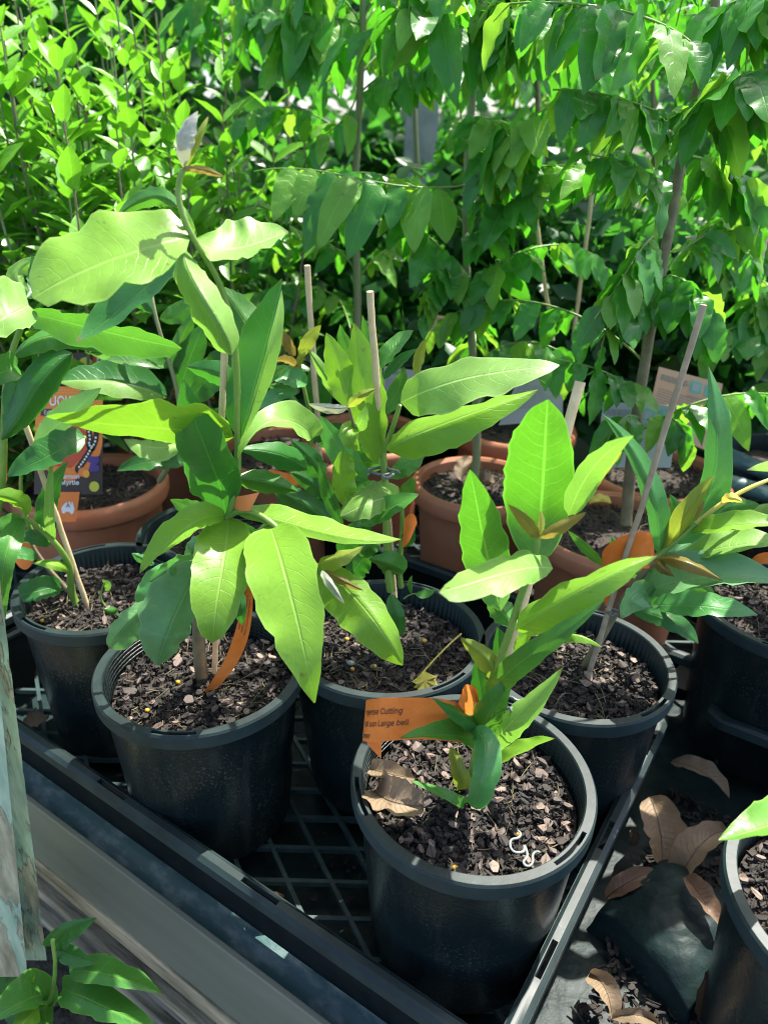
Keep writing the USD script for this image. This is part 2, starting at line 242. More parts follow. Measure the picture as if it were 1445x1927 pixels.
# bench
bench = thing('nursery_bench', 'weathered timber bench with grey fascia board carrying the trays of pots', 'bench')
def sheet(a0, a1_, b0, b1, z, n, m, amp, seed):
    A, B = np.meshgrid(np.linspace(a0, a1_, n), np.linspace(b0, b1, m), indexing='ij')
    hh = meshkit.fbm(np.stack([A * 9, B * 9, 0 * A + seed], -1)) - .5
    P = O1[None, None] + A[..., None] * E1 + B[..., None] * E2; P[..., 2] = z + hh * amp
    return TM(P.reshape(-1, 3), grid_faces(n, m))
fb = float((atz(52, 1501, ZC - .64) - O1) @ E2)
obj('bench_sheet', sheet(-1.9, 1.4, fb + .008, 2.1, ZB - .012, 120, 90, .016, 3), 'black_sheet', bench, smooth=True)
fa = atz(52, 1501, ZC - .64); fdir = E1
f0, f1 = fa - E1 * .35, fa + E1 * .9
_nr = -E2
obj('fascia_board', beam(f0 + EZ * -.05 - _nr * .0, f1 + EZ * -.05, .006, .10, .0012), 'fascia', bench)
obj('edge_strip', beam(f0 + EZ * -.117 + E2 * .012, f1 + EZ * -.117 + E2 * .012, .034, .03, .004), 'wood_pale', bench)
for k in range(3):
    q = f0 + EZ * (-.195 - .135 * k) + E2 * (.045 + .02 * k)
    obj('side_plank', beam(q, q + E1 * 1.3, .02, .098, .004), 'wood_grey', bench)
    obj('ledge', beam(q + EZ * -.06 - E2 * .004, q + EZ * -.06 - E2 * .004 + E1 * 1.3, .038, .018, .003), 'wood_pale', bench)
for k, aa in enumerate((.12, .62, 1.15)):
    q = f0 + E1 * aa + E2 * .085
    obj('leg', beam(q + EZ * (-.12), np.r_[q[:2], -.02], .05, .05, .004, up=(1, 0, 0)), 'wood_grey', bench)
def _sil(R, dz):
    c = fa + E2 * (R + .001) + EZ * dz; p0 = c - E1 * .02; v = (p0 - CAM) - ((p0 - CAM) @ E1) * E1; L = np.linalg.norm(v); v /= L
    n = np.cross(E1, v); n *= np.sign(n[2]); tp = p0 - v * (R * R / L) + n * R * math.sqrt(1 - (R / L) ** 2)      # upper tangent point
    q = CX @ (tp - CAM) / (CF @ (tp - CAM)) * FPX + W / 2, CD @ (tp - CAM) / (CF @ (tp - CAM)) * FPX + H / 2; return q[1] - (1412 + (q[0] - 86) * (1694 - 1412) / (500 - 86))
PR_ = .043; _dz = min(np.linspace(-.06, .05, 111), key=lambda d_: abs(_sil(PR_, d_)))
pa = fa + E2 * (PR_ + .001) + EZ * _dz
pipe_pts = [pa - E1 * .35 + E1 * t for t in np.linspace(0, 1.25, 60)]
R_ = PR_ * (1 + .012 * np.sin(np.arange(60) * .55))
pipe = thing('black_pipe', 'scuffed thick dark plastic pipe lying along the front of the bench', 'pipe')
obj('pipe_body', tube(pipe_pts, R_, 28), 'pipe', pipe, smooth=50)

# peeling post at the left
post = thing('timber_post', 'narrow timber post with peeling pale green paint at the left edge', 'post')
def post_piece(Y, xs_top, xs_bot, ytop, ybot, mat, thick, name):
    (l0, r0), (l1, r1) = xs_top, xs_bot
    T = [at(l0, ytop, Y), at(r0, ytop, Y), at(r1, ybot, Y), at(l1, ybot, Y)]
    _rv = ray(max(r0, 0), 1450) * [1, 1, 0]; _rv /= np.linalg.norm(_rv); back = (_rv + np.array([-.12, 0, 0])) * thick; n = 60
    V = []
    for s in np.linspace(0, 1, n):
        L_, Rr = T[0] * (1 - s) + T[3] * s, T[1] * (1 - s) + T[2] * s
        jag = rng.normal(0, .00012, 4) + (rng.random(4) < .03) * rng.normal(0, .001, 4)
        for q, (c, bk) in enumerate(((L_, 0), (L_ * .5 + Rr * .5, 0), (Rr, 0), (Rr, 1), (L_, 1))):
            V.append(c + back * bk + np.array([jag[q % 4], -abs(jag[(q + 1) % 4]) if not bk else 0, 0]))
    F = []
    for i in range(n - 1):
        for j in range(5):
            F += [[i * 5 + j, i * 5 + (j + 1) % 5, (i + 1) * 5 + (j + 1) % 5], [i * 5 + j, (i + 1) * 5 + (j + 1) % 5, (i + 1) * 5 + j]]
    for b in (0, (n - 1) * 5): F += [[b, b + 1, b + 2], [b, b + 2, b + 3], [b, b + 3, b + 4]]
    obj(name, TM(V, F), mat, post, smooth=False)
post_piece(.43, (-200, -44), (-90, 52), 850, 1839, 'peeling', .03, 'front_board')
post_piece(.462, (-160, -30), (-60, 88), 850, 1808, 'peeling', .03, 'rear_board')
# trays
def tray(a0, a1_, b0, b1, label, lattice=True, depth=.08, zt=ZT):
    o = thing('plant_tray', label, 'tray', 'black plastic nursery trays')
    L, D = a1_ - a0, b1 - b0
    def rr(w, d, r): return m3.CrossSection([[(-w / 2 + r, -d / 2 + r), (w / 2 - r, -d / 2 + r), (w / 2 - r, d / 2 - r), (-w / 2 + r, d / 2 - r)]]).offset(r, m3.JoinType.Round, 2., 24)
    fr = lambda m: frame_mesh(from_man(m), te((a0 + a1_) / 2, (b0 + b1) / 2, 0), E1, E2, EZ)
    e_ = .0042
    rim = (rr(L, D, .022) - rr(L - .029, D - .029, .014)).extrude(.0045)
    rim = rim + (rr(L, D, .022).extrude(.003, 0, 0, (1 - 2 * e_ / L, 1 - 2 * e_ / D)) - rr(L - .029, D - .029, .014).extrude(.0032, 0, 0, (1 + 2 * e_ / L, 1 + 2 * e_ / D)).translate((0, 0, -.0001))).translate((0, 0, .0044))
    rim = rim + (rr(L, D, .022) - rr(L - .005, D - .005, .02)).extrude(.006).translate((0, 0, -.006))
    sl = []
    for k in range(int(L / .19)):
        for s in (-1, 1): sl.append(m3.Manifold.cube((.040, .005, .05), True).translate((-L / 2 + .13 + k * .19, s * (D / 2 - .0073), 0)))
    for k in range(int(D / .13)):
        for s in (-1, 1): sl.append(m3.Manifold.cube((.005, .036, .05), True).translate((s * (L / 2 - .0073), -D / 2 + .09 + k * .14, 0)))
    if sl: rim = rim - m3.Manifold.batch_boolean(sl, m3.OpType.Add)
    studs = [m3.Manifold.cylinder(.0013, .004, .0036, 14).translate((-L / 2 + .06 + k * .19, s * (D / 2 - .0073), .0060)) for k in range(int(L / .19) + 1) for s in (-1, 1)]
    rim = rim + m3.Manifold.batch_boolean(studs, m3.OpType.Add)
    obj('rim', fr(rim.translate((0, 0, zt - .0072))), 'black_rim', o, smooth=30)
    wall = m3.Manifold.batch_boolean([(rr(L - .022, D - .022, .016)).extrude(depth - .006, 0, 0, (.97, .965)).translate((0, 0, 0)), (rr(L - .027, D - .027, .014)).extrude(depth - .006, 0, 0, (.97, .965))], m3.OpType.Subtract)
    wall = wall.mirror((0, 0, 1)).translate((0, 0, zt - .007))
    obj('wall', fr(wall), 'black_matte', o, smooth=30)
    zf = zt - depth
    if lattice:
        w2, d2 = L / 2 - .022, D / 2 - .022; bars = []
        for fam, ang in ((0, math.radians(33)), (1, math.radians(-29))):
            dv = np.array([math.cos(ang), math.sin(ang)]); nv = np.array([-dv[1], dv[0]])
            for off in np.arange(-.6, .6, .0375):
                p = nv * off; t0, t1 = -9, 9
                for ax, lim in ((0, w2), (1, d2)):
                    ts = sorted(((-lim - p[ax]) / dv[ax], (lim - p[ax]) / dv[ax])); t0, t1 = max(t0, ts[0]), min(t1, ts[1])
                if t1 - t0 > .02:
                    c = p + dv * (t0 + t1) / 2
                    bars.append(m3.Manifold.cube((t1 - t0, .0042, .006), True).rotate((0, 0, math.degrees(ang))).translate((c[0], c[1], zf + .004 + .0008 * fam)))
        obj('floor_lattice', fr(m3.Manifold.batch_boolean(bars, m3.OpType.Add)), 'lattice', o, smooth=30)
    return o
tray(-.74, 0, 0, .435, 'front plant tray with diamond lattice floor, holding five black pots')
tray(.03, .70, .452, .90, 'tray to the right behind the gap full of dead leaves')
tray(.158, .80, -.28, .435, 'tray at the lower right corner beside the dark plastic block')
tray(-.66, .02, .545, 1.0, 'tray behind the front tray, under the middle terracotta pots')
tray(-1.4, -.765, 0.0, .435, 'tray at the far left behind the peeling post')

# pots ---------------------------------------------------------------
def soil_mesh(R, z, seed, amp=.008):
    n, m = 14, 48; V = []; r_ = np.linspace(0, R, n)
    A, Rr = np.meshgrid(np.linspace(0, 2 * np.pi, m), r_, indexing='ij')
    P = np.stack([Rr * np.cos(A), Rr * np.sin(A), 0 * A], -1)
    P[..., 2] = z + (meshkit.fbm(P * 45 + seed * 11) - .5) * amp
    return TM(P.reshape(-1, 3), grid_faces(m, n))
def chip(L, w, t, r):
    th = (np.arange(7) + .75 * r.random(7)) * 2 * np.pi / 7; s = .78 + .4 * r.random(7)
    top = np.stack([np.cos(th) * L / 2 * s, np.sin(th) * w / 2 * s, np.full(7, t / 2) * (1 + .5 * r.normal(size=7))], 1)
    bot = top * [.92, .92, 1] - [0, 0, t]
    V = np.vstack([top, bot]); V[:, 2] += (V[:, 0] / L) ** 2 * t * r.normal() * 2
    F = [[0, i, i + 1] for i in range(1, 6)] + [[7, 7 + i + 1, 7 + i] for i in range(1, 6)]
    for i in range(7): j = (i + 1) % 7; F += [[i, 7 + i, 7 + j], [i, 7 + j, j]]
    return V, np.array(F)
def chips(R, z, n, seed, lo=.0018, hi=.0105, sep=None, keep=None):
    r = np.random.default_rng(seed); out = []
    for k in range(n):
        L = lo + (hi - lo) * r.random() ** 2.4; V, F = chip(L, L * (.25 + .55 * r.random()), .0012 + .0018 * r.random(), r)
        ax = np.r_[r.normal(0, .22, 2), 0]; Rm = trimesh.transformations.euler_matrix(ax[0], ax[1], r.random() * 6.28)[:3, :3]
        rad = R * math.sqrt(r.random()) * .97; a = r.random() * 6.283
        c = np.array([rad * math.cos(a), rad * math.sin(a), z + .002 + .004 * r.random()])
        if keep and not keep(c): continue
        out.append(TM(V @ Rm.T + c, F))
    return out
def pot_profile_mesh(rt, rb, h, lip, wall, zsoil, terra=False):
    th = lip
    if terra: prof = [(0.001, 0), (rb - .004, 0), (rb, .004), (rt - .013, h - th - .004), (rt - .009, h - th), (rt - .002, h - th + .004), (rt, h - th + .01), (rt, h - .008), (rt - .002, h - .003), (rt - .006, h), (rt - wall - .002, h), (rt - wall - .006, h - .004), (rt - wall - .009, zsoil - .02), (.001, zsoil - .02)]
    else: prof = [(0.001, 0), (rb - .006, 0), (rb - .002, .002), (rb, .007), (rt - .0075, h - th - .002), (rt - .007, h - th), (rt - .0012, h - th + .0005), (rt, h - th + .002), (rt, h - .002), (rt - .0015, h), (rt - wall, h), (rt - wall - .001, h - .0012), (rt - wall - .0035, zsoil - .02), (.001, zsoil - .02)]
    return m3.CrossSection([prof]).revolve(96)
def pot(px, label, group, chips_n=350, parts_n=0, R=.1, rb=.079, h=.19, soil=.028, kind='black', z0=None, seed=1, rot=0., cls='flowerpot'):
    x, y = px; z0 = ZF + .002 if z0 is None else z0
    o = thing('plant_pot' if kind == 'black' else 'terracotta_pot', label, cls, group, (x, y, z0), rot)
    zs = h - soil
    if kind == 'black':
        m = pot_profile_mesh(R, rb, h, .016, .0085, zs)
        cut = []
        for k in range(3):
            for j in range(-4, 5):
                a = k * 120 + j * 2.6; cut.append(m3.Manifold.cube((.0034, .0052, .02), True).translate((R - .0048, 0, h)).rotate((0, 0, a)))
        m = m - m3.Manifold.batch_boolean(cut, m3.OpType.Add)
        full = from_man(m); _a = np.arctan2(full.vertices[:, 1], full.vertices[:, 0]); full.vertices[:, :2] *= (1 + .007 * np.sin(2 * _a + seed) + .003 * np.sin(3 * _a + seed * 2.3))[:, None]; c = full.triangles_center
        isrim = (c[:, 2] > h - .0175) & (np.hypot(c[:, 0], c[:, 1]) > R * .99 - .0105)
        for nm, sel, mt in (('pot_body', ~isrim, 'pot_body'), ('rim', isrim, 'black_rim')):
            s = TM(full.vertices, full.faces[sel]); s.remove_unreferenced_vertices(); obj(nm, s, mt, o, smooth=35)
        ribs = [m3.CrossSection([[(0, -.0006), (.0016, 0), (0, .0006)]]).translate((R - .0112 - .0025 * q / 5, h - .006 - q * .0032)).mirror((0, 0)) for q in range(0)]
        rings = cat([tube([(np.cos(t) * (R - .0104 - .0004 * q), np.sin(t) * (R - .0104 - .0004 * q), h - .005 - q * .0042) for t in np.linspace(0, 2 * np.pi, 97)], .0005, 5, False) for q in range(5)])
        if seed <= 2: obj('inner_ribs', rings, 'pot_body', o, smooth=True)
    else:
        obj('pot_body', from_man(pot_profile_mesh(R, rb, h, .03, .008, zs, True)), 'terracotta', o, smooth=35)
    rs = R - .0135
    sm = obj('potting_soil', soil_mesh(rs, zs, seed), 'soil', o, smooth=True)
    if parts_n:
        for c in chips(rs, zs + .003, parts_n, seed + 50, .007, .0145): obj('bark_chip', c, 'bark_piece', sm)
    if chips_n: tag(obj('bark_mulch', cat(chips(rs, zs, chips_n, seed + 9)), 'bark', o), 'small brown bark chips covering the soil', kind='stuff')
    if chips_n > 200:
        r = np.random.default_rng(seed + 5); fib = []
        for k in range(70):
            a = r.random() * 6.28; rad = rs * math.sqrt(r.random()) * .9; c = np.array([rad * math.cos(a), rad * math.sin(a), zs + .006]); d = r.normal(size=3) * [1, 1, .25]; d *= (.004 + .012 * r.random()) / np.linalg.norm(d)
            fib.append(tube(spline([c - d, c + r.normal(0, .0012, 3), c + d], 5), .00035, 4))
        tag(obj('bark_fibre', cat(fib), 'stem_brown', o), 'thin pale fibres among the bark', kind='stuff')
    return o
BG = 'round black plastic plant pots'
pot((.077, .438), 'nearest black pot with sunlit bark and curled dead leaves inside', BG, 3000, 170, R=.0985, seed=1, rot=1.3)
pot((-.172, .569), 'black pot standing in the front left of the tray behind the pipe', BG, 2200, 90, R=.0985, seed=2, rot=.5)
pot((.005, .629), 'black pot with a small yellow lobed leaf on its soil', BG, 2200, 80, R=.1035, seed=3, rot=1.2)
pot((.194, .594), 'black pot at the right corner of the front tray', BG, 2200, 80, R=.0955, rb=.077, seed=4, rot=1.2)
pot((-.313, .706), 'black pot with pale sunny soil beside the peeling post', BG, 1500, 60, R=.0965, seed=5)
pot((-.217, .835), 'black pot half hidden behind hanging leaves in front of the terracotta', BG, 1000, R=.097, seed=6)
pot((.458, .70), 'black pot cut off by the right edge, behind the dead leaf gap', BG, 1500, 30, R=.1, seed=7)
pot((.345, .332), 'black pot cut off at the lower right corner', BG, 2200, 50, R=.1, seed=8)
pot((.60, 1.02), 'black pot at the far right behind the seedlings, with dark soil', BG, 500, R=.1, seed=9)
pot((.66, 1.17), 'small black pot at the far right next to the grey tubes', BG, 0, R=.085, rb=.07, seed=10)
TG = 'terracotta coloured plastic pots'
def tpot(x, y, label, R=.112, seed=20, n=220): return pot((x, y), label, TG, n * 2, R=R, rb=R * .76, h=.215, soil=.02, kind='terracotta', z0=ZR - .215, seed=seed)
tpot(.140, 1.02, 'terracotta pot in the centre with two dry leaves on its soil', .1, 20)
tpot(-.430, .985, 'terracotta pot at the left with a printed plant card', .110, 21)
tpot(.312, .885, 'terracotta pot on the right behind the front plants, holding a tall stem', .116, 22)
tpot(.43, 1.075, 'terracotta pot at the back right under the printed cards', .112, 23)
tpot(-.165, 1.13, 'terracotta pot partly hidden behind the staked stem left of centre', .112, 24, 90)
tpot(-.035, 1.21, 'terracotta pot in shade left of the centre terracotta pot', .112, 25, 90)
tpot(.23, 1.27, 'terracotta pot behind the centre terracotta pot', .112, 26, 90)
tpot(-.62, 1.22, 'terracotta pot under the left bushes, nearest the post', .115, 27, 60)
tpot(-.40, 1.30, 'terracotta pot under the left bushes behind the printed card', .115, 28, 60)

# ------------------------------------------------------------------ leaves
def prof(t, a, b):
    f = np.clip(t, 0, 1) ** a * np.clip(1 - t, 0, 1) ** b; tm = a / (a + b); return f / (tm ** a * (1 - tm) ** b)
def leaf3(mid, side_l, side_r, nrm, a=.7, b=.85, cup=.12, wave=.05, seed=0, m=4, nibble=0.):
    """leaf from arrays: mid (n,3), left and right side vectors at full width (n,3) and a normal (n,3); returns mesh and uv"""
    n = len(mid); t = np.linspace(0, 1, n); f = prof(t, a, b); f = np.maximum(f, .025)
    r = np.random.default_rng(seed); q = np.linspace(0, 1, m + 1)[1:]
    ph = r.random(4) * 6.28; k = 2.2 + 1.6 * r.random(2)
    cols, uv = [], []
    for sgn, S in ((-1, side_l), (1, side_r)):
        w = np.linalg.norm(S, axis=1) * f; e = f * (1 + (.04 * np.sin(t * 31 + ph[0] + sgn) + .03 * r.normal(size=n)) * (n > 14) + (.05 * np.sin(t * 11 + ph[0] + sgn)) * (n <= 14))
        if nibble:
            e = e * (1 - nibble * np.clip(np.sin(t * 17 + ph[2] + sgn) - .6, 0, 1))
        for qq in (q[::-1] if sgn < 0 else q):
            off = cup * (.55 * qq + .6 * qq ** 2) * w + wave * (qq ** 2) * w * np.sin(t * k[0 if sgn < 0 else 1] * 6.28 + ph[1 if sgn < 0 else 3]) + .02 * w * np.sin(t * 40 - qq * 5) * qq * (1 - qq)
            cols.append(mid + S * (e * qq)[:, None] + nrm * off[:, None]); uv.append(np.stack([np.full(n, .5 + sgn * qq / 2), t], 1))
        if sgn < 0: cols.append(mid); uv.append(np.stack([np.full(n, .5), t], 1))
    V = np.stack(cols, 1); U = np.stack(uv, 1); return TM(V.reshape(-1, 3), grid_faces(n, 2 * m + 1)), U.reshape(-1, 2)
def small_leaf(base, d, L, w, nrm, seed, n=7, m=2, a=.7, b=.8, droop=.25, wave=.12, cup=.12):
    """leaf from a 3D base along d (unit), face normal about nrm"""
    d = np.asarray(d, float) / np.linalg.norm(d); side = np.cross(d, nrm); side /= np.linalg.norm(side) + 1e-9; nr = np.cross(side, d)
    t = np.linspace(0, 1, n); mid = base + d * (L * t)[:, None] + (np.array([0, 0, -1.]) * .6 - nr * .4) * (L * droop * t ** 2)[:, None]
    S = np.repeat(side[None] * w, n, 0); return leaf3(mid, -S, S, np.repeat(nr[None], n, 0), a, b, cup, wave, seed, m)
_leafseed = [0]
def leaf(parent, Y0, mat, wl, wr, tl, tr, pts, a=.7, b=.85, cup=None, wave=.07, n=22, m=4, nib=0., name='leaf', loc=None, stalk=True):
    """pts: x,y,d triples in photo pixels and cm behind Y0; wl, wr: half widths in pixels; tl, tr: how far back (cm) each edge lies"""
    _leafseed[0] += 1; sd = _leafseed[0]
    p = np.array(pts, float).reshape(-1, 3); P3 = np.array([at(u, v, Y0 + d / 100) for u, v, d in p])
    mid = spline(P3, n); im = np.stack([W / 2 + FPX * ((mid - CAM) @ CX) / ((mid - CAM) @ CF), H / 2 + FPX * ((mid - CAM) @ CD) / ((mid - CAM) @ CF)], 1)
    T = np.gradient(im, axis=0); T /= np.linalg.norm(T, axis=1, keepdims=True) + 1e-9
    # steady the side direction where the midrib is foreshortened
    Nn = np.stack([T[:, 1], -T[:, 0]], 1)
    def edge(s, w, tt): return np.array([at(*(c + s * nn * w), q[1] + tt / 100) - q for c, nn, q in zip(im, Nn, mid)])
    SL, SR = edge(1, wl, tl), edge(-1, wr, tr)
    tg = np.gradient(mid, axis=0); nr = np.cross(tg, SR - SL); nr /= np.linalg.norm(nr, axis=1, keepdims=True) + 1e-12
    vw = CAM - mid; nr *= np.sign((nr * vw).sum(1))[:, None]
    r = np.random.default_rng(sd + 900)
    _L = np.linalg.norm(np.diff(mid, axis=0), axis=1).sum(); _tt = np.linspace(0, 1, n); vdir = vw / np.linalg.norm(vw, axis=1, keepdims=True); mid = mid + vdir * (np.sin(_tt * math.pi) * _L * (.02 + .06 * r.random()) + .012 * _L * np.sin(_tt * 9 + sd))[:, None]
    nib = nib if nib or r.random() < .55 else .12 + .25 * r.random()
    mesh, uv = leaf3(mid, SL, SR, nr, a, b, (.14 + .26 * r.random()) * (1 if r.random() < .72 else -1) if cup is None else cup, wave, sd, m, nib)
    o = obj(name, mesh if loc is None else local(mesh, loc), mat, parent, smooth=True, uv=uv)
    return o
def stem(parent, Y0, mat, pts, r0, r1, name='stem', n=24, k=8, nodes=True):
    p = np.array(pts, float).reshape(-1, 3); P3 = np.array([at(u, v, Y0 + d / 100) for u, v, d in p]); q = spline(P3, n)
    R = np.linspace(r0, r1, n)
    return obj(name, tube(q, R, k), mat, parent, smooth=60)
Yg, Lt, Md, Dk, Tl, Gr, Ol, Bz, Sv, Yw = ('leaf_young', 'leaf_light', 'leaf_mid', 'leaf_dark', 'leaf_teal', 'leaf_grey', 'leaf_olive', 'leaf_bronze', 'leaf_silver', 'leaf_yellow')

# --- left plant (tallest, left pot)
PL = thing('potted_shrub', 'tall large-leaved young plant in the front left pot, top shoot silvery', 'plant', 'large-leaved plants in black pots')
Y = .57
stem(PL, Y, 'stem_brown', [383, 1290, 1.2, 374, 1200, 0, 378, 1090, -1, 398, 1000, -2, 428, 975, -3], .0068, .0045)
stem(PL, Y, 'stem_green', [428, 975, -3, 446, 900, -3, 447, 800, -3, 440, 640, -4, 402, 510, -5, 360, 440, -6, 336, 370, -6, 345, 318, -6], .0031, .0019, n=40)
stem(PL, Y, 'stem_green', [428, 975, -3, 470, 962, -4, 540, 1010, -6, 606, 1072, -8], .0026, .0018)
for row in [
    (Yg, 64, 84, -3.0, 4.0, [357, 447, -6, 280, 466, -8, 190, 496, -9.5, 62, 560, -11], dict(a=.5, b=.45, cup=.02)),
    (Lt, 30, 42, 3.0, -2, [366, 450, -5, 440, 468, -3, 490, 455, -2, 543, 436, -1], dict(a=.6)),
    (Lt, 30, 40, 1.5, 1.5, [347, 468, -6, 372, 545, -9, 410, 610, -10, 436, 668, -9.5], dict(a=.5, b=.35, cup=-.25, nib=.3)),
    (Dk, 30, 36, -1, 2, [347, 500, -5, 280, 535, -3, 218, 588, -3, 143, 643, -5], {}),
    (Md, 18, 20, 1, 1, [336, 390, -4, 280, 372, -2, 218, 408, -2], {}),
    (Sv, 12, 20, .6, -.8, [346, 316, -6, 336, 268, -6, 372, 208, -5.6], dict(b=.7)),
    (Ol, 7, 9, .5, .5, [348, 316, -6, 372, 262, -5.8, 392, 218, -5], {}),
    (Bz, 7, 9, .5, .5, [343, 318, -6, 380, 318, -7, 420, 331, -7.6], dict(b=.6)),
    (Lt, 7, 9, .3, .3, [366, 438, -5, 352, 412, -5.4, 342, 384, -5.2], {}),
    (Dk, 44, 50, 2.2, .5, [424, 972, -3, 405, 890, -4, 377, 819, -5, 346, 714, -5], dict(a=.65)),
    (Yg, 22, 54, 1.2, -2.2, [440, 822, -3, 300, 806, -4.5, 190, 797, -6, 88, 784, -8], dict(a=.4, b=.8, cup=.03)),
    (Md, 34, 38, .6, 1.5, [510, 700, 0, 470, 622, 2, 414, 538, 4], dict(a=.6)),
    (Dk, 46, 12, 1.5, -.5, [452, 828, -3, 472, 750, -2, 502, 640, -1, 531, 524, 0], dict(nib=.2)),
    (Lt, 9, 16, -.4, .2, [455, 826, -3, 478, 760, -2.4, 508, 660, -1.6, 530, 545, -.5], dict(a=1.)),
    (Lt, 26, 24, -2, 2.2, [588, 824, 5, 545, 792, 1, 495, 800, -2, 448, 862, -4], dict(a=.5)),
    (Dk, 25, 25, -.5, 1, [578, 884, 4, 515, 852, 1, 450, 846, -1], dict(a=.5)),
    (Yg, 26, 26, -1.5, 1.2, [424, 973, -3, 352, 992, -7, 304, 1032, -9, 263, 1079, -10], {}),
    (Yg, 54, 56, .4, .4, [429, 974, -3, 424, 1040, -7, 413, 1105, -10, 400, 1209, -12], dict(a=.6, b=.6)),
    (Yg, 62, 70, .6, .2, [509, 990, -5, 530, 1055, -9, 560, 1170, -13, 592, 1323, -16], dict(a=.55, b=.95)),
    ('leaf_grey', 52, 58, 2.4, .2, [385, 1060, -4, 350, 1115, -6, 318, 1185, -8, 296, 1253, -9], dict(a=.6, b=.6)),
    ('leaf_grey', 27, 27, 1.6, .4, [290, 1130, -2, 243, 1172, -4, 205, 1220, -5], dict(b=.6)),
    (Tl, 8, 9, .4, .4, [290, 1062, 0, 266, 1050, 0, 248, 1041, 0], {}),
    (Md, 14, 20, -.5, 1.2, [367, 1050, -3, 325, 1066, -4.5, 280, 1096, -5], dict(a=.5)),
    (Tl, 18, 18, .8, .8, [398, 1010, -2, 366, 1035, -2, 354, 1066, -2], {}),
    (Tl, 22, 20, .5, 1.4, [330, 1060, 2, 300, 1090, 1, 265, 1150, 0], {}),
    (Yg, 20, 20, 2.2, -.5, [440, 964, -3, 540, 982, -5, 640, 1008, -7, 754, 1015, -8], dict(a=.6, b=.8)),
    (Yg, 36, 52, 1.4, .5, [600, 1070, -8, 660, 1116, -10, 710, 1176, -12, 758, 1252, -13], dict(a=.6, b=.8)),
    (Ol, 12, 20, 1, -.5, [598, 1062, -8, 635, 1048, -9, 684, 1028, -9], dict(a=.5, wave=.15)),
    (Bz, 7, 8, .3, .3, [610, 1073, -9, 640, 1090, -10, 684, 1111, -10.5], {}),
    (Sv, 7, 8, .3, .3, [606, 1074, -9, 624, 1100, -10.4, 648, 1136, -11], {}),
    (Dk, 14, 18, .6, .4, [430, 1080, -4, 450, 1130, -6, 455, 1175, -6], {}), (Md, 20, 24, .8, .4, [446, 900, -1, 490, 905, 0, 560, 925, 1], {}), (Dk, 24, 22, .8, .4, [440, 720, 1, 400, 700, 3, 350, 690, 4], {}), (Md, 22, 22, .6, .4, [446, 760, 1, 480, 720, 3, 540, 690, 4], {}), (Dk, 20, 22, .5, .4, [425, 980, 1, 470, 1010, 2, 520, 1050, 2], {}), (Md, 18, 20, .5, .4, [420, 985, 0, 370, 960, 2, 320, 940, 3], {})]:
    leaf(PL, Y, *row[:6], **row[6])

